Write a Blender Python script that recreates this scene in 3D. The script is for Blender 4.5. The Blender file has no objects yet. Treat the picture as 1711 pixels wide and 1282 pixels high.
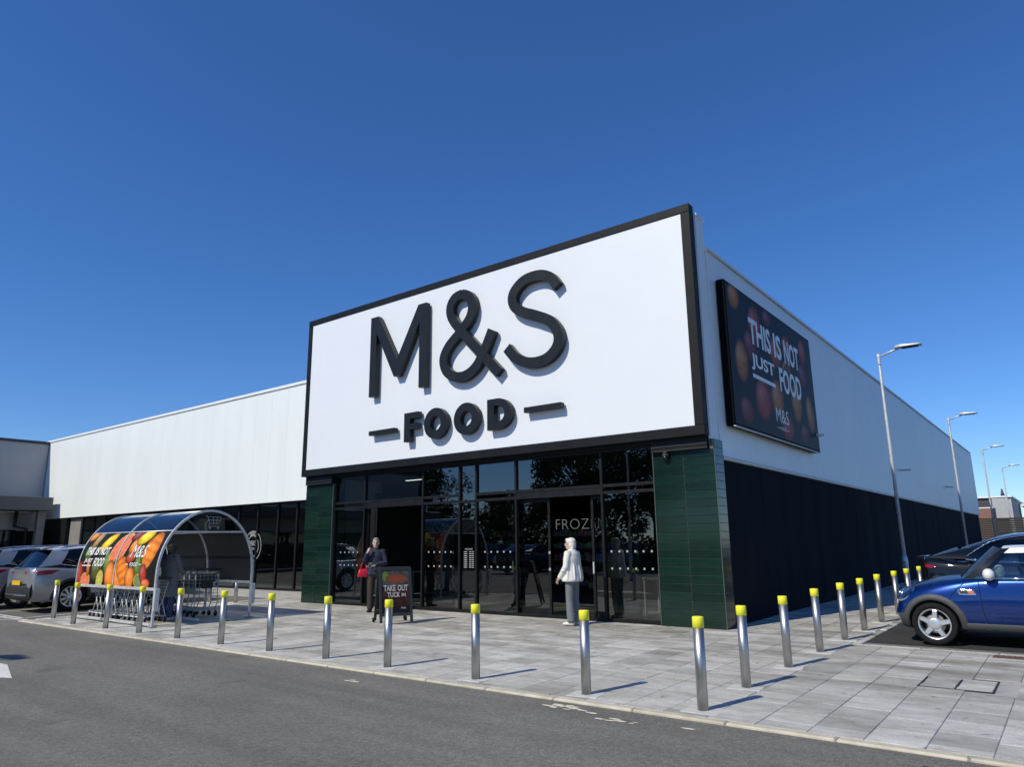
import bpy, bmesh, math, random
from mathutils import Vector, Matrix, Euler
random.seed(7)
S = bpy.context.scene
COL = S.collection
R = math.radians

# ------------------------------------------------------------------ camera
cam_d = bpy.data.cameras.new('camera'); cam = bpy.data.objects.new('camera', cam_d); COL.objects.link(cam)
yaw, pitch, roll = -0.6580, 0.2217, -0.0117
fwd = Vector((math.sin(yaw)*math.cos(pitch), math.cos(yaw)*math.cos(pitch), math.sin(pitch)))
rgt = Vector((math.cos(yaw), -math.sin(yaw), 0)); upv = rgt.cross(fwd)
r2 = rgt*math.cos(roll) + upv*math.sin(roll); u2 = upv*math.cos(roll) - rgt*math.sin(roll)
M = Matrix((r2, u2, -fwd)).transposed().to_4x4(); M.translation = (5.0854, -12.2883, 1.55)
cam.matrix_world = M
cam_d.sensor_width = 36; cam_d.sensor_fit = 'HORIZONTAL'; cam_d.lens = 1191.23/1711*36
cam_d.clip_start = 0.05; cam_d.clip_end = 3000
S.camera = cam

# ------------------------------------------------------------------ world, sun, exposure
SUN = Vector((-0.232*math.cos(R(43)), -0.973*math.cos(R(43)), math.sin(R(43)))).normalized()
w = bpy.data.worlds.new('World'); S.world = w; w.use_nodes = True
nt = w.node_tree; bg = nt.nodes['Background']
sky = nt.nodes.new('ShaderNodeTexSky'); sky.sky_type = 'NISHITA'; sky.sun_disc = False
sky.sun_elevation = R(43); sky.sun_rotation = math.atan2(SUN.x, SUN.y)
sky.altitude = 0; sky.air_density = 0.92; sky.dust_density = 0.0; sky.ozone_density = 10.0
gm = nt.nodes.new('ShaderNodeGamma'); gm.inputs[1].default_value = 0.92
hs = nt.nodes.new('ShaderNodeHueSaturation'); hs.inputs['Saturation'].default_value = 1.13; hs.inputs['Hue'].default_value = 0.507
nt.links.new(sky.outputs[0], gm.inputs[0]); nt.links.new(gm.outputs[0], hs.inputs['Color']); nt.links.new(hs.outputs[0], bg.inputs[0]); bg.inputs[1].default_value = 0.15
sl = bpy.data.lights.new('sun', 'SUN'); sl.energy = 4.1; sl.angle = R(0.53); sl.color = (1.0, 0.93, 0.77)
so = bpy.data.objects.new('sun', sl); COL.objects.link(so); so.rotation_euler = SUN.to_track_quat('Z', 'Y').to_euler(); so.location = (0, -30, 30)
S.view_settings.view_transform = 'Standard'; S.view_settings.look = 'None'
S.view_settings.exposure = 0.0; S.view_settings.gamma = 1.0; S.view_settings.use_curve_mapping = False
S.cycles.max_bounces = 10; S.cycles.transparent_max_bounces = 24; S.cycles.use_denoising = True

# ------------------------------------------------------------------ materials
MATS = {}
def nmat(name):
    m = bpy.data.materials.new(name); m.use_nodes = True; MATS[name] = m
    return m, m.node_tree, m.node_tree.nodes['Principled BSDF']
def coords(t, scale=(1, 1, 1), obj=True):
    tc = t.nodes.new('ShaderNodeTexCoord'); mp = t.nodes.new('ShaderNodeMapping'); mp.inputs['Scale'].default_value = scale
    t.links.new(tc.outputs['Object' if obj else 'Generated'], mp.inputs[0]); return mp.outputs[0]
def wcoords(t, scale=(1, 1, 1)):
    g = t.nodes.new('ShaderNodeNewGeometry'); mp = t.nodes.new('ShaderNodeMapping'); mp.inputs['Scale'].default_value = scale
    t.links.new(g.outputs['Position'], mp.inputs[0]); return mp.outputs[0]
def noise(t, vec, scale, detail=4, rough=.55):
    n = t.nodes.new('ShaderNodeTexNoise'); n.inputs['Scale'].default_value = scale; n.inputs['Detail'].default_value = detail
    n.inputs['Roughness'].default_value = rough; t.links.new(vec, n.inputs['Vector']); return n.outputs['Fac']
def ramp(t, fac, stops):
    r = t.nodes.new('ShaderNodeValToRGB'); e = r.color_ramp.elements
    while len(e) < len(stops): e.new(.5)
    for el, (p, c) in zip(e, stops):
        el.position = p; el.color = (c[0], c[1], c[2], 1) if hasattr(c, '__len__') else (c, c, c, 1)
    t.links.new(fac, r.inputs[0]); return r.outputs[0]
def mix(t, fac, a, b, mode='MIX'):
    m = t.nodes.new('ShaderNodeMix'); m.data_type = 'RGBA'; m.blend_type = mode
    for k, v in ((0, fac), (6, a), (7, b)):
        if hasattr(v, 'node'): t.links.new(v, m.inputs[k])
        elif k == 0: m.inputs[0].default_value = v
        else: m.inputs[k].default_value = (v[0], v[1], v[2], 1)
    return m.outputs[2]
def bump(t, bsdf, fac, strength, dist=.01):
    b = t.nodes.new('ShaderNodeBump'); b.inputs['Strength'].default_value = strength; b.inputs['Distance'].default_value = dist
    t.links.new(fac, b.inputs['Height']); t.links.new(b.outputs[0], bsdf.inputs['Normal'])
def basic(name, col, rough=.5, metal=0, var=.12, nscale=6, bmp=0, bscale=60, coat=0, spec=.5, world=False, stretch=(1, 1, 1)):
    m, t, b = nmat(name)
    v = wcoords(t, stretch) if world else coords(t, stretch)
    n = noise(t, v, nscale)
    c = ramp(t, n, [(.3, [x*(1-var) for x in col]), (.7, [min(1, x*(1+var)) for x in col])])
    t.links.new(c, b.inputs['Base Color'])
    rr = ramp(t, n, [(.3, max(.02, rough*(1-var))), (.7, min(1, rough*(1+var)))])
    t.links.new(rr, b.inputs['Roughness'])
    b.inputs['Metallic'].default_value = metal; b.inputs['Specular IOR Level'].default_value = spec
    if coat: b.inputs['Coat Weight'].default_value = coat; b.inputs['Coat Roughness'].default_value = .03
    if bmp: bump(t, b, noise(t, v, bscale, 6), bmp)
    return m
def rand_tint(m, amt):
    """each separate object gets its own slightly lighter or darker piece"""
    t = m.node_tree; b = t.nodes['Principled BSDF']; src = b.inputs['Base Color'].links[0].from_socket
    oi = t.nodes.new('ShaderNodeObjectInfo'); r = ramp(t, oi.outputs['Random'], [(0, 1-amt), (1, 1+amt)])
    t.links.new(mix(t, 1.0, src, r, 'MULTIPLY'), b.inputs['Base Color'])

def asphalt(name, a, b_, c_):
    m, t, b = nmat(name); v = wcoords(t)
    agg = t.nodes.new('ShaderNodeTexVoronoi'); agg.inputs['Scale'].default_value = 95; t.links.new(v, agg.inputs['Vector'])
    fine = ramp(t, agg.outputs['Color'], [(.0, a), (.55, b_), (1, c_)])
    med = noise(t, v, 22, 5, .7); c1 = mix(t, .55, fine, ramp(t, med, [(.3, .55), (.7, 1.35)]), 'MULTIPLY')
    big = noise(t, v, .55, 5, .6); c2 = mix(t, .8, c1, ramp(t, big, [(.3, (.84, .84, .84)), (.7, (1.12, 1.11, 1.08))]), 'MULTIPLY')
    st = noise(t, wcoords(t, (.22, 2.2, 1)), 1.3, 4, .6); c3 = mix(t, .6, c2, ramp(t, st, [(.35, .87), (.65, 1.08)]), 'MULTIPLY')
    tr_ = ramp(t, noise(t, wcoords(t, (.06, .9, 1)), 1.6, 3, .5), [(.40, .86), (.52, 1.0), (.62, 1.07)]); c3 = mix(t, .8, c3, tr_, 'MULTIPLY')
    oil = ramp(t, noise(t, v, .9, 3, .45), [(.27, .6), (.33, 1.0)]); c3 = mix(t, .7, c3, oil, 'MULTIPLY')
    spk = noise(t, v, 260, 2, .5); c4 = mix(t, ramp(t, spk, [(.69, 0.0), (.75, .55)]), c3, (.36, .34, .31))
    t.links.new(c4, b.inputs['Base Color']); b.inputs['Roughness'].default_value = .86; b.inputs['Specular IOR Level'].default_value = .25
    ad = t.nodes.new('ShaderNodeMath'); ad.operation = 'ADD'; t.links.new(agg.outputs['Distance'], ad.inputs[0]); t.links.new(med, ad.inputs[1])
    bump(t, b, ad.outputs[0], .55, .008)
    return m
asphalt('asphalt', (.122, .120, .108), (.180, .175, .158), (.262, .254, .23))
asphalt('asphalt_new', (.03, .03, .031), (.05, .05, .051), (.085, .085, .084))

for pname in ('paving', 'paving_joined'):
    m, t, b = nmat(pname)
    v = wcoords(t)
    oi = t.nodes.new('ShaderNodeObjectInfo'); base = ramp(t, oi.outputs['Random'], [(0, (.385, .379, .357)), (.3, (.455, .448, .423)), (.65, (.51, .502, .475)), (1, (.58, .571, .54))])
    at = t.nodes.new('ShaderNodeAttribute'); at.attribute_name = 'slab'
    base2 = base if pname == 'paving' else ramp(t, at.outputs['Color'], [(0, (.385, .379, .357)), (.3, (.455, .448, .423)), (.65, (.51, .502, .475)), (1, (.58, .571, .54))])
    spk = ramp(t, noise(t, v, 90, 4, .75), [(.33, .72), (.67, 1.26)])
    stn = ramp(t, noise(t, wcoords(t, (.5, 1.6, 1)), 1.4, 6, .65), [(.33, (.72, .705, .67)), (.6, (1.06, 1.06, 1.06))])
    drt = ramp(t, noise(t, wcoords(t, (.35, 2.6, 1)), 1.1, 7, .7), [(.40, (.60, .575, .52)), (.56, (1.0, 1.0, 1.0))])
    sep = t.nodes.new('ShaderNodeSeparateXYZ'); gp_ = t.nodes.new('ShaderNodeNewGeometry'); t.links.new(gp_.outputs['Position'], sep.inputs[0])
    mr = t.nodes.new('ShaderNodeMapRange'); mr.inputs[1].default_value = -4.6; mr.inputs[2].default_value = -1.6; mr.inputs[3].default_value = .18; mr.inputs[4].default_value = .85; t.links.new(sep.outputs['Y'], mr.inputs[0])
    base2 = mix(t, mr.outputs[0], base2, mix(t, 1, base2, drt, 'MULTIPLY'))
    mot = ramp(t, noise(t, wcoords(t, (1, 1.5, 1)), 4.5, 4, .6), [(.32, (.80, .795, .775)), (.55, (1.0, 1.0, 1.0)), (.72, (1.08, 1.08, 1.08))]); base2 = mix(t, .9, base2, mot, 'MULTIPLY')
    gum = ramp(t, noise(t, v, 9, 2, .4), [(.26, .55), (.31, 1.0)])
    c = mix(t, 1, mix(t, 1, mix(t, .9, base2, stn, 'MULTIPLY'), spk, 'MULTIPLY'), gum, 'MULTIPLY')
    t.links.new(c, b.inputs['Base Color']); b.inputs['Roughness'].default_value = .8; b.inputs['Specular IOR Level'].default_value = .3
    bump(t, b, noise(t, v, 90, 5, .7), .25, .004)

basic('mortar', (.36, .35, .33), .9, var=.2, nscale=4, world=True)
basic('kerb_stone', (.50, .455, .36), .8, var=.18, nscale=5, bmp=.25, bscale=80, world=True); rand_tint(MATS['kerb_stone'], .07)
basic('concrete_collar', (.52, .515, .49), .85, var=.12, nscale=9, bmp=.2, world=True)
basic('road_paint', (.66, .65, .61), .7, var=.22, nscale=14, world=True)
basic('spill', (.66, .61, .48), .8, var=.2, nscale=20, world=True)
basic('rust_iron', (.13, .075, .05), .75, var=.4, nscale=12, bmp=.3)
basic('sign_white', (.72, .76, .81), .42, var=.012, nscale=1.2)
basic('cladding_white', (.755, .795, .79), .45, var=.03, nscale=.8, world=True, stretch=(1, 1, .2)); rand_tint(MATS['cladding_white'], .006)
basic('coping_white', (.77, .80, .80), .4, var=.03)
basic('flashing', (.55, .54, .5), .5, var=.06)
basic('sign_black', (.009, .0105, .012), .5, var=.15, nscale=3, spec=.18)
basic('letter_black', (.010, .012, .0135), .4, var=.1, nscale=4, spec=.3)
basic('case_black', (.004, .0045, .005), .7, var=.1, spec=.06)
basic('frame_black', (.006, .0065, .0075), .5, var=.15, spec=.3)
basic('dark_cladding', (.0065, .0085, .0135), .9, var=.08, nscale=1.2, world=True, stretch=(1, 1, .12), spec=.12); rand_tint(MATS['dark_cladding'], .04)
basic('green_tile', (.006, .022, .016), .13, var=.22, nscale=5, bmp=.06, bscale=7, spec=.38); rand_tint(MATS['green_tile'], .25)
basic('grout', (.075, .10, .092), .8, var=.2)
basic('steel', (.43, .43, .425), .42, 1, var=.18, nscale=30, stretch=(1, 1, .05))
basic('galv', (.58, .60, .605), .42, .3, var=.14, nscale=14)
basic('galv_dark', (.30, .31, .32), .5, .5, var=.16, nscale=14)
basic('yellow_cap', (.86, .83, .035), .5, var=.05, nscale=30)
basic('black_plastic', (.02, .021, .022), .55, var=.2, nscale=20)
basic('grey_plastic', (.062, .066, .067), .62, var=.12, nscale=20)
basic('rubber', (.011, .011, .0115), .85, var=.2, nscale=25, spec=.2)
basic('alloy', (.70, .71, .71), .3, .75, var=.06)
basic('alloy_dark', (.10, .10, .105), .35, .7, var=.1)
basic('chrome', (.8, .8, .8), .08, 1, var=.03)
basic('brick_far', (.24, .135, .10), .85, var=.2, nscale=8, world=True)
basic('wall_grey', (.40, .41, .415), .75, var=.05, nscale=2, world=True, bmp=.1)
basic('wall_dark', (.05, .053, .06), .6, var=.15, nscale=2, world=True)
basic('canopy_grey', (.085, .088, .09), .55, var=.12, nscale=1.5, world=True)
basic('column_grey', (.22, .21, .2), .7, var=.1, nscale=2, world=True)
basic('render_tan', (.42, .34, .24), .85, var=.12, world=True)
basic('slat_wood', (.03, .029, .029), .8, var=.2, nscale=6)
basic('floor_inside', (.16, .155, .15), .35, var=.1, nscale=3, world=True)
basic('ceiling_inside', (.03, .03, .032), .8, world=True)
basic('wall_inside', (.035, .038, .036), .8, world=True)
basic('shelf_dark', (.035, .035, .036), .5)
basic('board_white', (.36, .36, .35), .6, var=.2, nscale=30)
basic('print_white', (.80, .80, .78), .5, var=.03)
basic('vinyl', (.36, .385, .38), .5, var=.03)
basic('tan_sack', (.55, .42, .24), .85, var=.3, nscale=18, bmp=.5, bscale=30)
basic('skin', (.56, .36, .28), .55, var=.08, nscale=20)
basic('hair_white', (.66, .64, .59), .6, var=.3, nscale=60, stretch=(1, 1, .3))
basic('hair_grey', (.36, .34, .32), .65, var=.2, nscale=60, stretch=(1, 1, .3))
basic('hair_dark', (.05, .04, .035), .6, var=.2, nscale=60)
basic('cloth_cream', (.71, .69, .64), .85, var=.06, nscale=25, bmp=.25, bscale=30)
basic('cloth_grey', (.165, .17, .185), .9, var=.1, nscale=25, bmp=.25, bscale=30)
basic('cloth_navy', (.018, .022, .042), .85, var=.2, nscale=20, bmp=.25, bscale=30)
basic('cloth_brown', (.042, .032, .027), .9, var=.2, nscale=20, bmp=.25, bscale=30)
basic('cloth_coat', (.15, .16, .175), .9, var=.15, nscale=20, bmp=.25, bscale=30)
basic('denim', (.05, .075, .14), .9, var=.2, nscale=30)
basic('shoe_pale', (.72, .66, .60), .7, var=.08)
basic('shoe_dark', (.02, .018, .017), .5)
basic('red_bag', (.58, .015, .035), .4, var=.1)
basic('eye_dark', (.02, .015, .012), .3)
basic('lip', (.42, .2, .17), .5)
basic('bark', (.06, .045, .032), .9, var=.3, nscale=20, bmp=.6, bscale=20)
def paint(name, col, flake=.5, rough=.3):
    m, t, b = nmat(name)
    n = noise(t, coords(t), 900, 1); c = ramp(t, n, [(.35, [x*.82 for x in col]), (.65, [min(1, x*1.15) for x in col])])
    dirt = ramp(t, noise(t, coords(t), 5, 5, .6), [(.35, .92), (.7, 1.05)])
    t.links.new(mix(t, 1, c, dirt, 'MULTIPLY'), b.inputs['Base Color'])
    b.inputs['Metallic'].default_value = flake; b.inputs['Roughness'].default_value = rough
    b.inputs['Coat Weight'].default_value = 1; b.inputs['Coat Roughness'].default_value = .035
    if name == 'paint_white': b.inputs['Coat Weight'].default_value = .3
    if name == 'paint_black': b.inputs['Specular IOR Level'].default_value = .05
    return m
paint('paint_blue', (.0, .03, .19), .6, .27)
paint('paint_black', (.005, .0055, .0075), .0, .4)
paint('paint_silver', (.40, .41, .43), .6, .36)
paint('paint_grey', (.26, .28, .31), .6, .36)
paint('paint_white', (.78, .78, .77), .0, .35)
paint('paint_red', (.35, .01, .012), .3, .35)
paint('paint_darkblue', (.02, .03, .08), .5, .35)
def glass(name, tint, ior, alpha=1.0, rough=0.0):
    m = bpy.data.materials.new(name); m.use_nodes = True; MATS[name] = m; t = m.node_tree; t.nodes.clear()
    o = t.nodes.new('ShaderNodeOutputMaterial'); mx = t.nodes.new('ShaderNodeMixShader'); tr = t.nodes.new('ShaderNodeBsdfTransparent')
    gl = t.nodes.new('ShaderNodeBsdfGlossy'); fr = t.nodes.new('ShaderNodeFresnel'); gb = t.nodes.new('ShaderNodeNewGeometry'); mi = t.nodes.new('ShaderNodeMapRange'); mi.inputs[3].default_value = ior; mi.inputs[4].default_value = 1/ior
    t.links.new(gb.outputs['Backfacing'], mi.inputs[0]); t.links.new(mi.outputs[0], fr.inputs[0])
    tr.inputs[0].default_value = (*tint, 1); gl.inputs['Roughness'].default_value = rough; gl.inputs['Color'].default_value = (.97, .98, 1, 1)
    wv = noise(t, wcoords(t), .9, 2); bp = t.nodes.new('ShaderNodeBump'); bp.inputs['Strength'].default_value = .035; bp.inputs['Distance'].default_value = .05
    t.links.new(wv, bp.inputs['Height']); t.links.new(bp.outputs[0], gl.inputs['Normal'])
    t.links.new(fr.outputs[0], mx.inputs[0]); t.links.new(tr.outputs[0], mx.inputs[1]); t.links.new(gl.outputs[0], mx.inputs[2]); t.links.new(mx.outputs[0], o.inputs[0])
    return m
glass('shop_glass', (.32, .40, .375), 2.0)
glass('car_glass', (.62, .70, .66), 1.8)
glass('car_glass_dark', (.08, .09, .09), 1.6)
glass('smoked_sheet', (.33, .36, .40), 1.65, rough=.02)
glass('lens_clear', (.85, .87, .88), 1.5)
def emis(name, col, s):
    m = bpy.data.materials.new(name); m.use_nodes = True; MATS[name] = m; b = m.node_tree.nodes['Principled BSDF']
    b.inputs['Emission Color'].default_value = (*col, 1); b.inputs['Emission Strength'].default_value = s; b.inputs['Base Color'].default_value = (*col, 1)
emis('lamp_tube', (1, .98, .94), 3.0)
emis('glow_letters', (.85, .9, .9), .15)  # white lettering given a faint glow of its own in the material
m, t, b = nmat('tail_red'); b.inputs['Base Color'].default_value = (.22, .004, .006, 1); b.inputs['Roughness'].default_value = .12; b.inputs['Coat Weight'].default_value = 1
m, t, b = nmat('amber'); b.inputs['Base Color'].default_value = (.7, .16, .03, 1); b.inputs['Roughness'].default_value = .2
m, t, b = nmat('plate_yellow'); b.inputs['Base Color'].default_value = (.75, .46, .02, 1); b.inputs['Roughness'].default_value = .4
def printed(name, rough=.5):
    m, t, b = nmat(name); a = t.nodes.new('ShaderNodeAttribute'); a.attribute_name = 'ink'
    t.links.new(a.outputs['Color'], b.inputs['Base Color']); b.inputs['Roughness'].default_value = rough; b.inputs['Specular IOR Level'].default_value = .1; return m
printed('print_ink')
m, t, b = nmat('leaf')
oi = t.nodes.new('ShaderNodeTexNoise'); oi.inputs['Scale'].default_value = .8; t.links.new(coords(t), oi.inputs['Vector'])
t.links.new(ramp(t, oi.outputs['Fac'], [(.3, (.022, .042, .012)), (.7, (.07, .105, .025))]), b.inputs['Base Color']); b.inputs['Roughness'].default_value = .6
b.inputs['Subsurface Weight'].default_value = 0
m, t, b = nmat('product_mix'); v = coords(t)
vo = t.nodes.new('ShaderNodeTexVoronoi'); vo.inputs['Scale'].default_value = 7; t.links.new(v, vo.inputs['Vector'])
t.links.new(mix(t, .55, vo.outputs['Color'], (.12, .12, .11)), b.inputs['Base Color']); b.inputs['Roughness'].default_value = .45

# ------------------------------------------------------------------ mesh helpers
class MB:
    def __init__(s): s.v = []; s.f = []; s.sm = []
    def add(s, vs, fs, smooth=False):
        o = len(s.v); s.v += [tuple(p) for p in vs]
        for f in fs: s.f.append([i+o for i in f]); s.sm.append(smooth)
        return s
    def box(s, x0, x1, y0, y1, z0, z1):
        return s.add([(x0,y0,z0),(x1,y0,z0),(x1,y1,z0),(x0,y1,z0),(x0,y0,z1),(x1,y0,z1),(x1,y1,z1),(x0,y1,z1)],
                     [(0,3,2,1),(4,5,6,7),(0,1,5,4),(1,2,6,5),(2,3,7,6),(3,0,4,7)])
    def cbox(s, x0, x1, y0, y1, z0, z1, c=.01):
        X = (x0, x1); Y = (y0, y1); Z = (z0, z1); vs = []; ix = {}
        for i in (0, 1):
            for j in (0, 1):
                for k in (0, 1):
                    sx, sy, sz = (1 if q == 0 else -1 for q in (i, j, k))
                    for a in range(3):
                        p = [X[i]+sx*c, Y[j]+sy*c, Z[k]+sz*c]; p[a] = (X[i], Y[j], Z[k])[a]
                        ix[i, j, k, a] = len(vs); vs.append(p)
        fs = []
        for d in (0, 1):
            fs.append([ix[d,0,0,0], ix[d,1,0,0], ix[d,1,1,0], ix[d,0,1,0]][::1 if d else -1])
            fs.append([ix[0,d,0,1], ix[0,d,1,1], ix[1,d,1,1], ix[1,d,0,1]][::1 if d else -1])
            fs.append([ix[0,0,d,2], ix[1,0,d,2], ix[1,1,d,2], ix[0,1,d,2]][::1 if d else -1])
        for i in (0, 1):
            for j in (0, 1):
                q = 1 if (i + j) % 2 == 0 else -1
                fs.append([ix[i,j,0,0], ix[i,j,1,0], ix[i,j,1,1], ix[i,j,0,1]][::-q])
                fs.append([ix[i,0,j,0], ix[i,1,j,0], ix[i,1,j,2], ix[i,0,j,2]][::q])
                fs.append([ix[0,i,j,1], ix[1,i,j,1], ix[1,i,j,2], ix[0,i,j,2]][::-q])
                for k in (0, 1):
                    qq = 1 if (i + j + k) % 2 == 0 else -1
                    fs.append([ix[i,j,k,0], ix[i,j,k,1], ix[i,j,k,2]][::-qq])
        return s.add(vs, fs)
    def tube(s, pts, r, n=8, closed=False, caps=True, smooth=True):
        pts = [Vector(p) for p in pts]; N = len(pts)
        rs = r if isinstance(r, (list, tuple)) else [r]*N
        rings = []; prev = None
        for i, p in enumerate(pts):
            a = pts[i-1] if (i > 0 or closed) else p; c = pts[(i+1) % N] if (i < N-1 or closed) else p
            d = (c-a).normalized() if (c-a).length > 1e-9 else Vector((0, 0, 1))
            if prev is None:
                u = d.cross(Vector((0, 0, 1)));
                if u.length < 1e-3: u = d.cross(Vector((1, 0, 0)))
            else: u = prev - d*prev.dot(d)
            u.normalize(); prev = u; w_ = d.cross(u)
            rr = rs[i]; rx, ry = rr if isinstance(rr, (list, tuple)) else (rr, rr)
            rings.append([p + u*rx*math.cos(2*math.pi*k/n) + w_*ry*math.sin(2*math.pi*k/n) for k in range(n)])
        return s.rings(rings, closed, caps, smooth)
    def rings(s, rings, closed=False, caps=True, smooth=True):
        n = len(rings[0]); N = len(rings); vs = [p for r_ in rings for p in r_]; fs = []
        for i in range(N if closed else N-1):
            j = (i+1) % N
            for k in range(n): fs.append((i*n+k, i*n+(k+1) % n, j*n+(k+1) % n, j*n+k))
        s.add(vs, fs, smooth)
        if caps and not closed:
            o = len(s.v)-len(vs); s.f.append([o+k for k in range(n)][::-1]); s.sm.append(False); s.f.append([o+(N-1)*n+k for k in range(n)]); s.sm.append(False)
        return s
    def cyl(s, x, y, z0, z1, r, n=20, r1=None, smooth=True):
        return s.tube([(x, y, z0), (x, y, z1)], [r, r if r1 is None else r1], n, smooth=smooth)
    def lathe(s, prof, c=(0, 0, 0), n=24, axis='z', caps=True):
        rings = []
        for r, h in prof:
            ring = []
            for k in range(n):
                a = 2*math.pi*k/n; x, y = r*math.cos(a), r*math.sin(a)
                ring.append((c[0]+x, c[1]+y, c[2]+h) if axis == 'z' else (c[0]+x, c[1]+h, c[2]+y))
            rings.append(ring)
        return s.rings(rings, caps=caps)
    def prism(s, poly, y0, y1):
        """poly in (x,z), extruded along y"""
        n = len(poly); vs = [(x, y0, z) for x, z in poly]+[(x, y1, z) for x, z in poly]
        fs = [list(range(n)), list(range(2*n-1, n-1, -1))]+[(i, i+n, (i+1) % n+n, (i+1) % n) for i in range(n)]
        return s.add(vs, fs)
    def grid(s, pts, smooth=True, close_u=False):
        nu = len(pts); nv = len(pts[0]); vs = [p for r_ in pts for p in r_]
        fs = [(i*nv+j, ((i+1) % nu)*nv+j, ((i+1) % nu)*nv+j+1, i*nv+j+1) for i in range(nu if close_u else nu-1) for j in range(nv-1)]
        return s.add(vs, fs, smooth)
    def ball(s, c, r, n=12):
        rx, ry, rz = r if isinstance(r, (list, tuple)) else (r, r, r)
        rings = []
        for i in range(1, n):
            a = math.pi*i/n-math.pi/2
            rings.append([(c[0]+rx*math.cos(a)*math.cos(2*math.pi*k/(2*n)), c[1]+ry*math.cos(a)*math.sin(2*math.pi*k/(2*n)), c[2]+rz*math.sin(a)) for k in range(2*n)])
        return s.rings(rings)
    def mesh(s, name, mat=None, fix=True):
        me = bpy.data.meshes.new(name); me.from_pydata(s.v, [], s.f)
        me.polygons.foreach_set('use_smooth', s.sm)
        if fix:
            bm = bmesh.new(); bm.from_mesh(me); bmesh.ops.recalc_face_normals(bm, faces=bm.faces); bm.to_mesh(me); bm.free()
        if mat: me.materials.append(MATS[mat])
        me.update(); return me
def link(name, me, parent=None, loc=None, rot=None):
    o = bpy.data.objects.new(name, me); COL.objects.link(o)
    if parent is not None: o.parent = parent
    if loc is not None: o.location = loc
    if rot is not None: o.rotation_euler = rot
    return o
def part(name, mb, mat, parent=None, loc=None, rot=None, fix=True):
    return link(name, mb.mesh(name, mat, fix), parent, loc, rot)
def thing(name, label, cat, loc=(0, 0, 0), rz=0, group=None):
    o = bpy.data.objects.new(name, None); COL.objects.link(o); o.location = loc; o.rotation_euler = (0, 0, rz); o.empty_display_size = .2
    return tag(o, label, cat, group)
def tag(o, label, cat, group=None):
    o['label'] = label; o['category'] = cat
    if group: o['group'] = group
    return o
def struct(o): o['kind'] = 'structure'; return o
def copy_tree(o, parent=None, label=None, group=None, loc=None, rz=None):
    c = o.copy(); COL.objects.link(c); c.parent = parent
    if label: c['label'] = label
    if group: c['group'] = group
    if loc is not None: c.location = loc
    if rz is not None: c.rotation_euler = (0, 0, rz)
    for ch in list(o.children): copy_tree(ch, c)
    return c
DG = None
def evaluated(ob):
    bpy.context.view_layer.update(); dg = bpy.context.evaluated_depsgraph_get(); dg.update()
    return bpy.data.meshes.new_from_object(ob.evaluated_get(dg))
def text2d(s, size=1.0, bold=0.0, align='LEFT', spacing=1.0):
    cu = bpy.data.curves.new('txt', 'FONT'); cu.body = s; cu.size = size; cu.align_x = align; cu.space_character = spacing
    cu.offset = bold; cu.resolution_u = 3; cu.fill_mode = 'FRONT'
    ob = bpy.data.objects.new('txt', cu); COL.objects.link(ob); me = evaluated(ob)
    vs = [(v.co.x, v.co.y) for v in me.vertices]; fs = [list(p.vertices) for p in me.polygons]
    bpy.data.objects.remove(ob); bpy.data.curves.remove(cu); bpy.data.meshes.remove(me); return vs, fs
def fit_text(s, x0, x1, z0, z1, bold=0.0, slant=0.0):
    vs, fs = text2d(s, 1.0, bold)
    a, b_ = min(v[0] for v in vs), max(v[0] for v in vs); c_, d = min(v[1] for v in vs), max(v[1] for v in vs)
    out = []
    for x, y in vs:
        q = (y-c_)/(d-c_); out.append((x0+(x-a)/(b_-a)*(x1-x0)+slant*q, z0+q*(z1-z0)))
    return out, fs
def cat(pts, n=8, closed=False):
    out = []; N = len(pts)
    for i in range(N if closed else N-1):
        g = lambda k: Vector(pts[k % N]) if closed else Vector(pts[max(0, min(N-1, k))])
        p0, p1, p2, p3 = g(i-1), g(i), g(i+1), g(i+2)
        for k in range(n):
            u = k/n; out.append(.5*((2*p1)+(p2-p0)*u+(2*p0-5*p1+4*p2-p3)*u*u+(3*p1-p0-3*p2+p3)*u**3))
    if not closed: out.append(Vector(pts[-1]))
    return out
def lin(x, tab):
    """smooth monotone-ish interpolation of a table [(x, v...)]"""
    if x <= tab[0][0]: return tab[0][1:]
    for i in range(len(tab)-1):
        a, b_ = tab[i], tab[i+1]
        if x <= b_[0]:
            u = (x-a[0])/(b_[0]-a[0]); p = tab[max(0, i-1)]; q = tab[min(len(tab)-1, i+2)]; o = []
            for k in range(1, len(a)):
                h = b_[0]-a[0]
                m0 = (b_[k]-p[k])/(b_[0]-p[0])*h if i > 0 else (b_[k]-a[k]); m1 = (q[k]-a[k])/(q[0]-a[0])*h if i < len(tab)-2 else (b_[k]-a[k])
                o.append((2*u**3-3*u*u+1)*a[k]+(u**3-2*u*u+u)*m0+(-2*u**3+3*u*u)*b_[k]+(u**3-u*u)*m1)
            return tuple(o)
    return tab[-1][1:]
def gz(y): return .0098*max(-.4, min(8.5, y+5.49))
ORD = ['first', 'second', 'third', 'fourth', 'fifth', 'sixth', 'seventh', 'eighth', 'ninth', 'tenth', 'eleventh', 'twelfth']

# ------------------------------------------------------------------ ground
YS = [-2200, -200, -60, -20, -5.9, 3.01, 20, 60, 200, 2200]
XS = [-2200, -200, -60, -20, 0, 20, 60, 200, 2200]
part_g = MB(); part_g.grid([[(x, y, gz(y)-.022) for y in YS] for x in XS], smooth=False)
ground = struct(part('ground', part_g, 'asphalt'))
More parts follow.
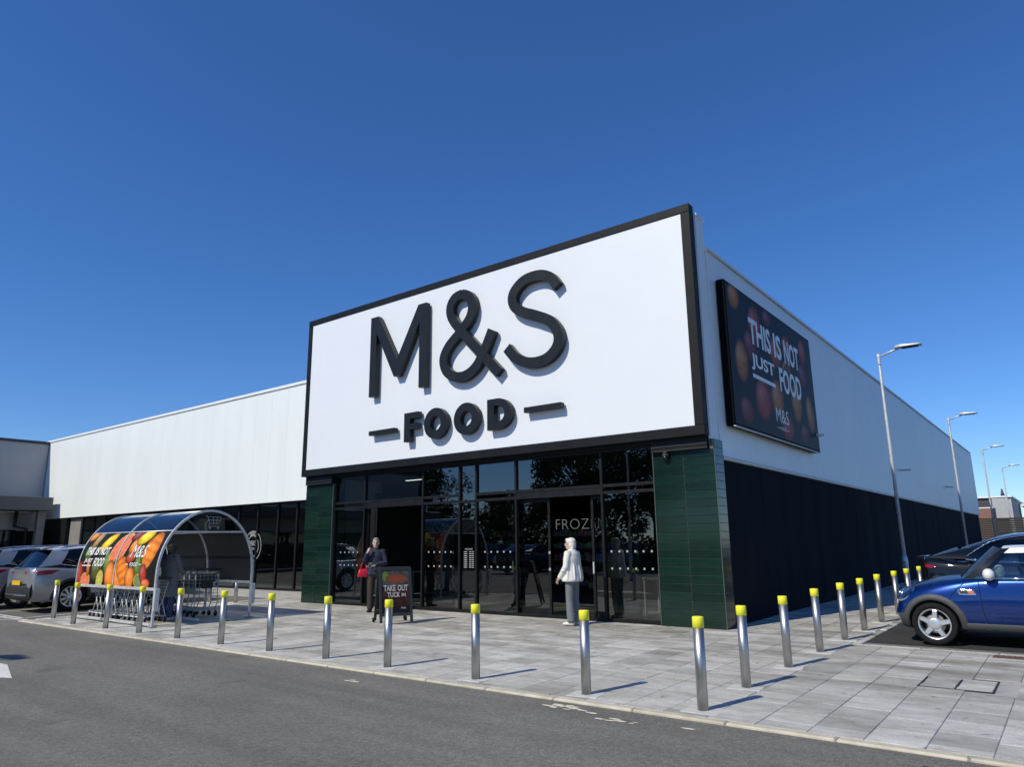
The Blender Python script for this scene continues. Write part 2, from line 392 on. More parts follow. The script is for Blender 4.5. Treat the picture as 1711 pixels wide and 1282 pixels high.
# newer darker asphalt: the bays beside the building
nb = MB(); nb.grid([[(x, y, gz(y)-.018) for y in (-.02, 3.01, 9, 30, 58)] for x in (2.2, 4, 8, 16, 30)], smooth=False)
struct(part('parking_bays', nb, 'asphalt_new'))
pt = MB(); pt.grid([[(x, y, gz(y)-.018) for y in (-14, -6.13)] for x in (3.98, 9, 20)], smooth=False)
struct(part('road_patch', pt, 'asphalt_new'))
# paving bed and slabs
pave = MB()
def sheet(mb, x0, x1, y0, y1, dz):
    ys = [y0]+([3.01] if y0 < 3.01 < y1 else [])+[y1]
    mb.grid([[(x, y, gz(y)+dz) for y in ys] for x in (x0, x1)], smooth=False)
sheet(pave, -14.0, 9.0, -5.72, -.45, -.009); sheet(pave, -14.0, 2.2, -.45, .7, -.009); sheet(pave, -40, -11.9, .7, 3.3, -.009); sheet(pave, 0, 2.2, .7, 40, -.009)
pavement = struct(part('pavement', pave, 'mortar'))
SX, SY = .435, .447
cells = []
def covered(x, y):
    if 3.50 < x < 4.2 and -3.25 < y < -2.5: return True
    return False
i = 0
nx0 = int(round((-14.0-3.5)/SX)); nx1 = int(round((9.0-3.5)/SX))
for ix in range(nx0, nx1):
    off = (ix % 2)*.5*SY if False else random.choice([0, .5, .33])*SY
    y = -5.72+off-SY
    while y < 3.3 or (ix*SX+3.5 < 2.2 and y < 24):
        xa, xb, ya, yb = 3.5+ix*SX, 3.5+(ix+1)*SX, y, y+SY
        y += SY
        ya = max(ya, -5.72); yb_lim = None
        xc, yc = (xa+xb)/2, (ya+yb)/2
        if yb <= ya+.02: continue
        if xa >= 2.2-1e-3 or xb > 2.25:
            if yb > -.45: yb = -.45
        elif xb > .02:
            if yb > 40: continue
        elif xa > -12.0:
            if yb > .32: yb = .32
        else:
            if yb > 3.2: yb = 3.2
        if yb-ya < .06: continue
        cells.append((xa, xb, ya, yb))
CAM = M.translation
def size_key(c): 
    p = Vector(((c[0]+c[1])/2, (c[2]+c[3])/2, 0)); return (p-CAM).length
def inframe(c):
    d = Vector(((c[0]+c[1])/2, (c[2]+c[3])/2, 0))-CAM; q = (d.dot(r2), d.dot(u2), d.dot(fwd))
    return q[2] > .5 and abs(q[0]/q[2]) < .735 and q[1]/q[2] > -.555
cells.sort(key=lambda c: (not inframe(c), size_key(c)))
slab_mesh = {}
J = .003
rest = MB(); rest_t = []
for n, (xa, xb, ya, yb) in enumerate(cells):
    if covered((xa+xb)/2, (ya+yb)/2): continue
    lx, ly = xb-xa-2*J, yb-ya-2*J
    if n < 290 and inframe((xa, xb, ya, yb)):
        k = round(ly, 3)
        if k not in slab_mesh:
            slab_mesh[k] = MB().cbox(-lx/2, lx/2, -ly/2, ly/2, -.03, 0, .004).mesh('slab', 'paving')
        yc = (ya+yb)/2
        link('paving_slab', slab_mesh[k], pavement, ((xa+xb)/2, yc, gz(yc)+random.uniform(-.0012, .0012)), (.0098 if yc < 3 else 0, random.uniform(-.003, .003), 0))
    else:
        v0 = len(rest.f); z0, z1 = gz(ya), gz(yb); d = random.uniform(-.001, .001); e = .004; z0 += d; z1 += d
        a, b_, c_, dd = xa+J, xb-J, ya+J, yb-J
        rest.add([(a, c_, z0-.02), (b_, c_, z0-.02), (b_, dd, z1-.02), (a, dd, z1-.02), (a+e, c_+e, z0), (b_-e, c_+e, z0), (b_-e, dd-e, z1), (a+e, dd-e, z1)],
                 [(4,5,6,7), (0,1,5,4), (1,2,6,5), (2,3,7,6), (3,0,4,7)])
        rest_t += [random.random()]*5
me = rest.mesh('paving_slabs', 'paving_joined')
ca = me.color_attributes.new('slab', 'FLOAT_COLOR', 'CORNER')
for p in me.polygons:
    for li in p.loop_indices: r_ = rest_t[p.index]; ca.data[li].color = (r_, r_, r_, 1)
o = link('paving_slabs', me, pavement); o['kind'] = 'stuff'
# kerb stones
kerb = struct(part('kerb', MB().box(-14.05, 8.9, -5.82, -5.73, -.12, -.02), 'mortar'))
km = MB().cbox(-.452, .452, -.055, .055, -.12, .0, .012).mesh('kerb_stone', 'kerb_stone')
x = -14.05+.457
while x < 8.6:
    link('kerb_stone', km, kerb, (x, -5.775, gz(-5.775)+random.uniform(-.002, .002)), (random.uniform(-.01, .01), 0, 0)); x += .914
edge_m = MB().cbox(-.06, .06, -.452, .452, -.12, .0, .01).mesh('edging_stone', 'kerb_stone')
y = -5.2
while y < 2.6:
    link('edging_stone', edge_m, kerb, (-14.06, y+.2, gz(y)), (.0098, 0, 0)); y += .914
edge_m2 = MB().cbox(-.452, .452, -.055, .055, -.12, .0, .01).mesh('edging_stone', 'paving')
for k in range(9): link('edging_stone', edge_m2, kerb, (2.2+.457+k*.914, -.39, gz(-.39)+.001))
y = .1
edge_m3 = MB().cbox(-.055, .055, -.452, .452, -.12, .0, .01).mesh('edging_stone', 'paving')
for k in range(22): link('edging_stone', edge_m3, kerb, (2.262, .12+k*.914, gz(.12+k*.914)+.001))
# inspection cover and drain
cv = thing('inspection_cover', 'grey paved inspection cover with dark joints set in the paving at lower right', 'manhole cover', (3.84, -2.87, gz(-2.87)))
part('frame', MB().box(-.345, .345, -.36, -.345, -.03, .001).box(-.345, .345, .345, .36, -.03, .001).box(-.345, -.33, -.345, .345, -.03, .001).box(.33, .345, -.345, .345, -.03, .001).box(-.008, .008, -.345, .345, -.03, .001), 'black_plastic', cv)
part('lid', MB().cbox(-.325, -.013, -.338, .338, -.03, -.002, .004), 'paving', cv); part('lid', MB().cbox(.013, .325, -.338, .338, -.03, -.002, .004), 'paving', cv)
dr = thing('drain_cover', 'rusty brown iron drain cover beside the blue car', 'drain cover', (4.28, -.68, gz(-.68)+.002))
part('grate', MB().cbox(-.3, .3, -.12, .12, -.02, .004, .004), 'rust_iron', dr)
for k in range(9): part('slot_rib', MB().cbox(-.275+k*.063, -.245+k*.063, -.1, .1, .003, .009, .002), 'rust_iron', dr)
# road markings
def flat(name, poly, mat, z, kind=True):
    o = part(name, MB().add([(x, y, z) for x, y in poly], [list(range(len(poly)))]), mat, fix=True)
    return struct(o)
GZ0 = gz(-8)-.018
flat('painted_arrow', [(-5.72, -8.62), (-7.05, -8.25), (-8.1, -8.3), (-7.9, -8.55), (-9.6, -8.7), (-9.6, -8.95), (-7.7, -8.8), (-7.3, -9.2)][::-1], 'road_paint', GZ0)
def quad(a, b_, wd):
    a = Vector(a); b_ = Vector(b_); n = (b_-a).normalized(); n = Vector((-n.y, n.x))*wd/2
    return [tuple(a+n), tuple(a-n), tuple(b_-n), tuple(b_+n)]
zb = lambda y: gz(y)-.0145
ln = MB()
def line(a, b_, wd=.1):
    q = quad(a, b_, wd); ln.add([(x, y, zb(y)) for x, y in q], [(0, 1, 2, 3)])
for k in range(8): line((-14.75-2.45*k, -5.45), (-14.75-2.45*k, -.4))
line((-14.8, -5.5), (-34, -5.5))
for k in range(10): line((-14.3-k*1.2, -5.6), (-15.5-k*1.2, -6.3), .09)
line((-14.1, -5.62), (-30, -6.35), .1)
struct(part('bay_markings', ln, 'road_paint'))
ln = MB()
for k in range(8): line((2.45, 2.45+2.45*k), (7.2, 2.45+2.45*k))
ln.v = [(x, y, z+.004) for x, y, z in ln.v]
struct(part('side_bay_markings', ln, 'road_paint'))
sp = MB()
rs = random.Random(3)
for (cx, cy, sx_, sy_, n) in ((.93, -6.02, .22, .07, 26), (1.53, -6.22, .2, .05, 16), (2.2, -6.12, .05, .02, 4), (-2.0, -6.3, .08, .05, 5)):
    for k in range(n):
        px, py = cx+rs.gauss(0, sx_)*.6, min(-5.95, cy+rs.gauss(0, sy_)*.6); a0 = rs.random()*6; rr = rs.uniform(.008, .05)
        sp.add([(px+rr*1.8*(.6+.4*rs.random())*math.cos(a0+q*1.05), py+rr*.7*(.6+.4*rs.random())*math.sin(a0+q*1.05), GZ0+.001+.0003*k/n) for q in range(6)], [list(range(6))])
struct(part('road_spill_stains', sp, 'spill'))

# ------------------------------------------------------------------ the shop building
shop = thing('supermarket', 'long white clad supermarket with black glazed entrance and green tiled pillars', 'building')
F0 = gz(.2)
# --- front pillars of green tiles
def tiles(parent, origin, ux, width, z0, z1, cols, rows, g=.0052):
    """tiles on a plane: origin (x,y), ux = direction along the wall (dx,dy), nrm = outward normal"""
    tw, th = width/cols, (z1-z0)/rows
    me = MB().cbox(-tw/2+g, tw/2-g, -.006, .012, -th/2+g, th/2-g, .003).mesh('tile', 'green_tile')
    ang = math.atan2(ux[1], ux[0])
    for c_ in range(cols):
        for r_ in range(rows):
            s_ = (c_+.5)*tw
            link('tile', me, parent, (origin[0]+ux[0]*s_, origin[1]+ux[1]*s_, z0+(r_+.5)*th), (random.uniform(-.0025, .0025), 0, ang+random.uniform(-.003, .003)))
pr = part('pillar', MB().box(-1.155, .058, .213, .6, F0, 3.395), 'grout', shop)
tiles(pr, (-1.16, .207), (1, 0), 1.22, F0, 3.22, 2, 21)
part('shaded_grout_backing', MB().box(.0585, .062, .2, .612, F0, 3.394), 'frame_black', pr)  # side grout made black: its shade is put into the colour
tiles(pr, (.068, .2), (0, 1), .41, F0, 3.395, 1, 22, .0022)
part('edge_trim', MB().box(.063, .075, .193, .204, F0, 3.23), 'grout', pr); part('edge_trim', MB().box(-1.172, -1.16, .19, .21, F0, 3.22), 'grout', pr)
pl = part('pillar', MB().box(-11.95, -10.765, .213, .6, F0, 3.3), 'grout', shop)
tiles(pl, (-11.955, .207), (1, 0), 1.195, F0, 3.22, 2, 21)
part('edge_trim', MB().box(-10.76, -10.748, .19, .21, F0, 3.22), 'grout', pl)
# fascia between the sign and the glazing
for xa, xb in ((-11.9, -10.765), (-1.16, -.03)):
    fa = part('fascia', MB().box(xa, xb, .13, .6, 3.222, 3.452), 'frame_black', shop)
    part('drip_rail', MB().box(xa, xb, .112, .129, 3.30, 3.315), 'black_plastic', fa); part('drip_rail', MB().box(xa, xb, .112, .129, 3.226, 3.24), 'black_plastic', fa)
part('fascia', MB().box(-10.76, -1.165, .16, .6, 3.402, 3.452), 'frame_black', shop)
# --- glazing of the entrance
GY = .30
def window(x0, x1, zs, y=GY, wd=.05, dep=.09, parent=shop, name='window', skip=(), pane_mat='shop_glass', zbot=None, bars=()):
    """frame round a bay with transoms at zs; panes between"""
    f = MB(); zb_ = F0 if zbot is None else zbot
    f.box(x0, x0+wd/2, y-dep/2, y+dep/2, zb_, zs[-1]); f.box(x1-wd/2, x1, y-dep/2, y+dep/2, zb_, zs[-1])
    for z in zs[:-1]: f.box(x0+wd/2, x1-wd/2, y-dep/2+.006, y+dep/2-.006, z-.03, z+.03)
    f.box(x0+wd/2, x1-wd/2, y-dep/2+.006, y+dep/2-.006, zb_, zb_+.07); f.box(x0+wd/2, x1-wd/2, y-dep/2+.006, y+dep/2-.006, zs[-1]-.05, zs[-1])
    for xx in bars: f.box(xx-.02, xx+.02, y-dep/2+.012, y+dep/2-.012, zb_+.07, zs[0]-.03)
    o = part(name, f, 'frame_black', parent)
    lo = [zb_+.07]+[z+.03 for z in zs[:-1]]; hi = [z-.03 for z in zs[:-1]]+[zs[-1]-.05]
    for i_, (a, b_) in enumerate(zip(lo, hi)):
        if i_ in skip or b_-a < .02: continue
        a_, c_ = x0+wd/2, x1-wd/2; t_ = random.uniform(-.002, .002); t2 = random.uniform(-.002, .002)
        part('pane', MB().add([(a_, y+t_, a), (c_, y-t_, a), (c_, y-t_+t2, b_), (a_, y+t_+t2, b_)], [(0, 1, 2, 3)]), pane_mat, o)
    return o
ZT = [2.535, 2.675, 3.40]
w1 = window(-10.745, -9.54, ZT); w2 = window(-9.54, -7.41, ZT, skip=(0, 1)); w3 = window(-7.41, -6.21, ZT)
w4 = window(-6.21, -5.70, [2.52, 3.40]); w5 = window(-5.70, -4.55, ZT); w6 = window(-4.55, -2.37, ZT, skip=(0, 1)); w7 = window(-2.37, -1.165, ZT)
for ww in (w2, w6): part('header_box', MB().box({w2: -9.515, w6: -4.525}[ww], {w2: -7.435, w6: -2.395}[ww], GY-.03, GY+.12, 2.565, 2.645), 'frame_black', ww)
def leaf(x0, x1, y):
    f = MB(); z0, z1 = F0+.015, 2.49
    f.box(x0, x0+.055, y-.025, y+.025, z0, z1).box(x1-.055, x1, y-.025, y+.025, z0, z1).box(x0+.055, x1-.055, y-.022, y+.022, z0, z0+.16).box(x0+.055, x1-.055, y-.022, y+.022, z1-.07, z1)
    o = part('sliding_door', f, 'frame_black', shop)
    part('pane', MB().add([(x0+.055, y, z0+.16), (x1-.055, y, z0+.16), (x1-.055, y, z1-.07), (x0+.055, y, z1-.07)], [(0, 1, 2, 3)]), 'shop_glass', o)
    for zz in (1.0, 1.34): part('door_sticker', MB().box(x1-.05, x1-.005, y-.029, y-.0255, zz, zz+.05), 'vinyl', o)
    part('handle', MB().cbox(x0+.012, x0+.045, y-.045, y-.0255, .95, 1.18, .005), 'galv', o)
    return o
leaf(-10.5, -9.46, GY+.09); leaf(-7.50, -6.46, GY+.09); leaf(-4.75, -3.72, GY+.09); leaf(-2.70, -1.66, GY+.09)
# manifestation dots and notices on the glass
def dots(x0, x1, win, y=GY-.006):
    n = int((x1-x0)/.165)
    for zz in (1.385, 1.06):
        for k in range(n): 
            xx = x0+(x1-x0)*(k+.5)/n; part('glass_dot', MB().box(xx-.019, xx+.019, y-.001, y, zz-.019, zz+.019), 'vinyl', win)
dots(-10.55, -9.7, w1); dots(-7.3, -6.4, w3); dots(-5.55, -4.65, w5); dots(-2.3, -1.25, w7)
nb_ = MB()
def decal(s, x0, x1, z0, z1, y, mat, parent, name, bold=.0, slant=0, mirror=False):
    vs, fs = fit_text(s, x0, x1, z0, z1, bold, slant)
    return part(name, MB().add([(a, y, b_) for a, b_ in vs], fs), mat, parent, fix=False)
decal('WELCOME', -6.06, -5.83, 1.43, 1.465, GY-.006, 'vinyl', w4, 'notice_heading', .01)
for k in range(9):
    zz = 1.38-k*.043; 
    for a, b_ in ((-6.09, -5.99), (-5.93, -5.865), (-5.85, -5.79)): part('notice_line', MB().box(a, b_, GY-.007, GY-.006, zz, zz+.016), 'vinyl', w4)
# --- upper block behind the sign, roof and side walls
up = part('parapet_block', MB().box(-11.93, -.02, .21, .57, 3.46, 7.83), 'coping_white', shop)
part('coping', MB().box(-11.96, .055, .203, .60, 7.83, 7.88), 'coping_white', up)
part('end_panel', MB().box(-.019, .03, .203, .566, 3.40, 7.829), 'cladding_white', up)
part('roof', MB().box(-39.8, -.3, 2.99, 45.0, 7.0, 7.1), 'wall_grey', shop)
side = part('side_wall', MB().box(-.25, .012, .61, 45.1, F0, 7.2), 'wall_dark', shop)
PW = 1.0; y = .575
pm_ = MB().cbox(-.02, .02, -PW/2+.0015, PW/2-.0015, 3.12, 7.20, .002).mesh('cladding_panel', 'cladding_white')
dm_ = MB().cbox(-.012, .012, -.996, .996, F0+.02, 3.03, .004).mesh('dark_panel', 'dark_cladding')
while y < 45: link('cladding_panel', pm_, side, (.034, y+PW/2, 0)); y += PW
y = .64
while y < 44.5: link('dark_panel', dm_, side, (.026, y+1.0, 0)); y += 2.0
part('bottom_flashing', MB().box(.013, .085, .62, 45.1, 3.045, 3.115), 'flashing', side)
part('coping', MB().box(-.3, .085, .57, 45.15, 7.205, 7.29), 'coping_white', side)
part('coping_lip', MB().box(.0855, .095, .57, 45.15, 7.20, 7.235), 'flashing', side)
for yy in (6.5, 18.5, 30.5): part('overflow_spout', MB().tube([(.05, yy, 4.15), (.42, yy, 4.13)], .035, 10), 'galv', side)
# --- long front wall to the left
LY = 2.65
lw = part('front_wall', MB().box(-39.9, -11.93, LY+.045, LY+.3, 3.13, 7.15), 'wall_dark', shop)
fm_ = MB().cbox(-PW/2+.0015, PW/2-.0015, -.02, .02, 3.12, 7.16, .002).mesh('cladding_panel', 'cladding_white')
x = -11.6
while x > -39.6: link('cladding_panel', fm_, lw, (x-PW/2, LY+.022, 0)); x -= PW
part('coping', MB().box(-39.9, -11.93, LY-.03, LY+.35, 7.165, 7.27), 'coping_white', lw); part('coping_lip', MB().box(-39.9, -11.93, LY-.036, LY-.031, 7.16, 7.19), 'flashing', lw)
part('bottom_flashing', MB().box(-39.9, -11.93, LY-.006, LY+.044, 3.085, 3.117), 'coping_white', lw); part('soffit', MB().box(-39.9, -11.93, LY+.045, 3.05, 3.082, 3.125), 'frame_black', lw)
part('block_side', MB().box(-11.93, -11.88, .61, LY+.04, F0, 7.2), 'cladding_white', shop)
x = -14.88; gl = []; GL = gz(3.2)
xs_ = [-12.0, -13.64, -14.88, -16.12, -17.22, -18.46, -19.7, -20.94, -22.18, -23.42, -24.66, -25.9, -27.14, -28.38, -29.62, -30.86, -32.1, -33.34]
for a, b_ in zip(xs_[1:], xs_[:-1]): gl.append(window(a, b_, [3.08], y=2.95, wd=.07, zbot=GL))
part('end_panel', MB().cbox(-34.6, -33.4, 2.85, 3.05, GL, 3.05, .01), 'column_grey', shop)
# round sticker
st = gl[4]
ring = MB()
def ringflat(mb, cx, cz, r0, r1, y, a0=0, a1=2*math.pi, n=40):
    vs = []; 
    for k in range(n+1):
        a = a0+(a1-a0)*k/n; vs += [(cx+r0*math.cos(a), y, cz+r0*math.sin(a)), (cx+r1*math.cos(a), y, cz+r1*math.sin(a))]
    mb.add(vs, [(2*k, 2*k+1, 2*k+3, 2*k+2) for k in range(n)])
SYY = 2.95-.008
ringflat(ring, -18.72, 1.58, .36, .385, SYY); ringflat(ring, -18.72, 1.58, .52, .545, SYY)
rs_ = part('round_sticker', ring, 'vinyl', gl[5])
def arc_text(s, cx, cz, r, h, y, amid, parent, flip=False):
    for k, chx in enumerate(s):
        if chx == ' ': continue
        vs, fs = fit_text(chx, -h*.36, h*.36, -h/2, h/2, .02); a = amid+(len(s)/2-.5-k)*(.19 if not flip else -.19)
        up_ = a-math.pi/2 if not flip else a+math.pi/2
        out = [(cx+r*math.cos(a)+px*math.cos(up_)-pz*math.sin(up_), y, cz+r*math.sin(a)+px*math.sin(up_)+pz*math.cos(up_)) for px, pz in vs]
        part('sticker_letter', MB().add(out, fs), 'vinyl', parent, fix=False)
arc_text('GREAT', -18.72, 1.58, .45, .12, SYY, math.pi/2, gl[5]); decal('M&S', -18.92, -18.52, 1.6, 1.78, SYY, 'vinyl', gl[5], 'sticker_letters'); decal('FOOD', -18.85, -18.59, 1.45, 1.53, SYY, 'vinyl', gl[5], 'sticker_letters', .02)
# --- inside: floor, ceiling, walls
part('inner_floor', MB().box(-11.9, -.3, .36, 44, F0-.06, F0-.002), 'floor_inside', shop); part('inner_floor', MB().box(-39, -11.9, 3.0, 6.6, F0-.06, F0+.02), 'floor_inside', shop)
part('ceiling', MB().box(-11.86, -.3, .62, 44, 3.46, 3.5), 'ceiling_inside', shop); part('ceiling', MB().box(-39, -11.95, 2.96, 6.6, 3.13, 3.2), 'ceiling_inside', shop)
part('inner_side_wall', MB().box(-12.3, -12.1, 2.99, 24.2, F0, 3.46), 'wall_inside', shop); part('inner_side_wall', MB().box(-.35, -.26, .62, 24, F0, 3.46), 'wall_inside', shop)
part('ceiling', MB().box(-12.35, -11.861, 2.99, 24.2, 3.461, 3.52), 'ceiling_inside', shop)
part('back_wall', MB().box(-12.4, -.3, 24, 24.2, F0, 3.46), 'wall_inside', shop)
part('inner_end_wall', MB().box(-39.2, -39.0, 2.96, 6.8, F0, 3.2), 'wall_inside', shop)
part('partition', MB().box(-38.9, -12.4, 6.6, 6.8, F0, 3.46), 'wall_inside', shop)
part('door_mat', MB().box(-9.3, -7.6, .45, 1.6, F0, F0+.008), 'black_plastic', shop); part('door_mat', MB().box(-4.3, -2.6, .45, 1.6, F0, F0+.008), 'black_plastic', shop)

# ------------------------------------------------------------------ big sign with letters
sg = thing('shop_sign', 'huge white sign board framed in black above the entrance with raised black letters', 'sign', (0, 0, 0))
part('panel', MB().box(-11.78, -.175, .022, .1, 3.62, 7.87), 'sign_white', sg)
FW = .185
def prof_h(x0, x1, z0, z1): return MB().cbox(x0, x1, 0, .2, z0, z1, .008)
part('frame_bar', prof_h(-11.957, 0, 8.031-.165, 8.031), 'sign_black', sg); part('frame_bar', prof_h(-11.957, 0, 3.456, 3.456+.185), 'sign_black', sg)
part('frame_bar', MB().cbox(-11.955, -11.957+.17, .002, .198, 3.642, 7.865, .008), 'sign_black', sg); part('frame_bar', MB().cbox(-.19, -.002, .002, .198, 3.642, 7.865, .008), 'sign_black', sg)
LF, LB = -.155, -.02      # front and back of the raised letters
def stroke(pts, wd, y0, y1, closed=False):
    """flat ribbon of given width following pts (x,z), extruded in y"""
    P2 = [Vector(p) for p in pts]; N = len(P2); L_, R_ = [], []
    for i_ in range(N):
        a = P2[i_-1] if (i_ or closed) else P2[i_]; c_ = P2[(i_+1) % N] if (i_ < N-1 or closed) else P2[i_]
        d = (c_-a).normalized(); n_ = Vector((-d.y, d.x))*wd/2; L_.append(P2[i_]+n_); R_.append(P2[i_]-n_)
    rings = []
    for i_ in range(N):
        l, r_ = L_[i_], R_[i_]; rings.append([(l.x, y0, l.y), (r_.x, y0, r_.y), (r_.x, y1, r_.y), (l.x, y1, l.y)])
    return MB().rings(rings, closed, True, False)
def ellipse(cx, cz, a, b_, n=48): return [(cx+a*math.cos(2*math.pi*k/n), cz+b_*math.sin(2*math.pi*k/n)) for k in range(n)]
def letter(name, mbs, back=True):
    o = None
    mb = MB()
    for q in mbs: mb.add(q.v, q.f)
    o = part(name, mb, 'letter_black', sg)
    return o
Hm, Wm, tm, vm = 2.16, 2.06, .235, .42; ox, oz = -9.03, 5.33
Mp = [(0, 0), (0, Hm), (.285, Hm), (Wm/2, .86), (Wm-.285, Hm), (Wm, Hm), (Wm, 0), (Wm-tm, 0), (Wm-tm, 1.70), (Wm/2+.10, vm), (Wm/2-.10, vm), (tm, 1.70), (tm, 0)]
letter('letter', [MB().prism([(ox+a, oz+b_) for a, b_ in Mp], LF, LB)])
A1 = [(-4.67, 5.32), (-5.23, 5.9), (-5.83, 6.53), (-6.13, 6.92), (-6.17, 7.2), (-6.03, 7.39), (-5.8, 7.44)]
A2 = [(-5.8, 7.44), (-5.57, 7.33), (-5.47, 7.08), (-5.56, 6.78), (-5.88, 6.48), (-6.23, 6.2), (-6.385, 5.92), (-6.30, 5.63), (-6.05, 5.44), (-5.70, 5.40), (-5.37, 5.56), (-5.12, 5.89), (-4.87, 6.36)]
letter('letter', [stroke([tuple(p) for p in cat(A1, 8)], .235, LF, LB), stroke([tuple(p) for p in cat(A2, 8)], .235, LF-.003, LB+.003)])
S1 = [(-3.04, 6.99), (-3.22, 7.23), (-3.53, 7.36), (-3.95, 7.33), (-4.24, 7.1), (-4.24, 6.83), (-4.02, 6.62), (-3.6, 6.43), (-3.23, 6.22), (-3.05, 5.92), (-3.10, 5.63), (-3.38, 5.42), (-3.80, 5.40), (-4.18, 5.57), (-4.44, 5.85)]
letter('letter', [stroke([tuple(p) for p in cat(S1, 8)], .235, LF, LB)])
letter('letter', [MB().prism([(-7.68, 4.02), (-7.68, 4.74), (-7.19, 4.74), (-7.19, 4.585), (-7.475, 4.585), (-7.475, 4.465), (-7.22, 4.465), (-7.22, 4.32), (-7.475, 4.32), (-7.475, 4.02)], LF, LB)])
for cx in (-6.62, -5.65): letter('letter', [stroke(ellipse(cx, 4.38, .275, .275), .195, LF, LB, True)])
Dp = [(-5.01, 4.03), (-5.01, 4.73)]; Dout = [(-4.72+.39*math.sin(a), 4.38+.35*math.cos(a)) for a in [math.pi*k/16 for k in range(17)]]
Din = [(-4.74+.22*math.sin(a), 4.38+.19*math.cos(a)) for a in [math.pi*k/16 for k in range(17)]]
dm = MB(); outer = Dp[:1]+Dp[1:]+Dout; inner = [(-4.815, 4.19), (-4.815, 4.57)]+Din
n_ = len(outer); vs = [(a, LF, b_) for a, b_ in outer]+[(a, LF, b_) for a, b_ in inner]+[(a, LB, b_) for a, b_ in outer]+[(a, LB, b_) for a, b_ in inner]
fs = []
for k in range(n_):
    q = (k+1) % n_; fs += [(k, q, n_+q, n_+k), (2*n_+k, 3*n_+k, 3*n_+q, 2*n_+q), (k, 2*n_+k, 2*n_+q, q), (n_+k, n_+q, 3*n_+q, 3*n_+k)]
dm.add(vs, fs); part('letter', dm, 'letter_black', sg)
part('dash', MB().box(-8.98, -8.03, LF, LB, 4.31, 4.425), 'letter_black', sg); part('dash', MB().box(-3.98, -3.02, LF, LB, 4.31, 4.425), 'letter_black', sg)
pins = MB()
for (xx, zz) in [(-8.91, 5.5), (-8.91, 7.2), (-7.1, 5.5), (-7.1, 7.2), (-6.3, 5.65), (-5.8, 7.44), (-5.0, 5.65), (-3.5, 7.36), (-3.4, 5.42), (-7.6, 4.6), (-6.62, 4.63), (-5.65, 4.63), (-4.95, 4.4), (-8.5, 4.37), (-3.5, 4.37)]:
    pins.tube([(xx, LB-.01, zz), (xx, .022, zz)], .015, 6)
part('fixing_pin', pins, 'black_plastic', sg)

# ------------------------------------------------------------------ advertising panel on the side wall
def ink_grid(name, nu, nv, fpos, fcol, parent, thick=None):
    pts = [[fpos(i_/(nu-1), j/(nv-1)) for j in range(nv)] for i_ in range(nu)]
    mb = MB().grid(pts); me = mb.mesh(name, 'print_ink', fix=False)
    at_ = me.color_attributes.new('ink', 'FLOAT_COLOR', 'POINT')
    k = 0
    for i_ in range(nu):
        for j in range(nv):
            c_ = fcol(i_/(nu-1), j/(nv-1)); at_.data[k].color = (c_[0], c_[1], c_[2], 1); k += 1
    return link(name, me, parent)
def hash2(x, y): return (math.sin(x*127.1+y*311.7)*43758.5453) % 1.0
def vnoise(x, y):
    xi, yi = math.floor(x), math.floor(y); fx, fy = x-xi, y-yi; fx = fx*fx*(3-2*fx); fy = fy*fy*(3-2*fy)
    a, b_, c_, d = hash2(xi, yi), hash2(xi+1, yi), hash2(xi, yi+1), hash2(xi+1, yi+1)
    return (a*(1-fx)+b_*fx)*(1-fy)+(c_*(1-fx)+d*fx)*fy
def fruit_color(u, v, asp, fruits, bgc):
    """a printed photograph of fruit: ellipses with a highlight, a rim, a stripe or a cut face"""
    x = u*asp; c_ = tuple(b_*(.7+.6*vnoise(x*9, v*9)) for b_ in bgc)
    for (cx, cy, a, b_, ang, col, kind) in fruits:
        dx, dy = x-cx, v-cy; p = (dx*math.cos(ang)+dy*math.sin(ang))/a; q = (-dx*math.sin(ang)+dy*math.cos(ang))/b_
        d = p*p+q*q
        if d > 1: continue
        s_ = 1-.75*d; l = max(0, 1-((dx/a+.35)**2+(dy/b_-.35)**2)*1.1); n_ = .85+.3*vnoise(x*22+cx*9, v*22)
        if kind == 'cut' and d < .78:
            rr = math.sqrt(d); seg = .86+.14*math.cos(9*math.atan2(q, p)); k = (1.15 if rr < .18 else seg)*n_*.95; c_ = tuple(min(1, h*k+.06) for h in col)
        elif kind == 'cut': c_ = (.62, .36, .12)
        elif kind == 'pit' and d < .5: c_ = tuple(h*.45 for h in col)
        elif kind == 'stripe': k = (.7+.5*abs(math.sin(q*7)))*(.35+.65*s_); c_ = tuple(min(1, h*k*n_) for h in col)
        else:
            fine = .82+.36*vnoise(x*60+cx*5, v*60+cy*3); k = (.10+.90*max(0, 1-d**1.6))*n_*fine; c_ = tuple(min(1, h*k+.20*l**3*(.35+h)) for h in col)
    return c_
ap = thing('advertising_panel', 'black edged dark poster panel with peaches and white lettering on the side wall', 'billboard', (0, 0, 0))
part('case', MB().cbox(.075, .24, 0.897, 6.689, 3.712, 6.670, .012), 'case_black', ap)
part('bottom_trim', MB().box(.20, .252, 0.908, 6.679, 3.692, 3.710), 'flashing', ap)
rp = random.Random(11); PK = (.34, .055, .045); OR = (.40, .15, .04); DK = (.17, .03, .035)
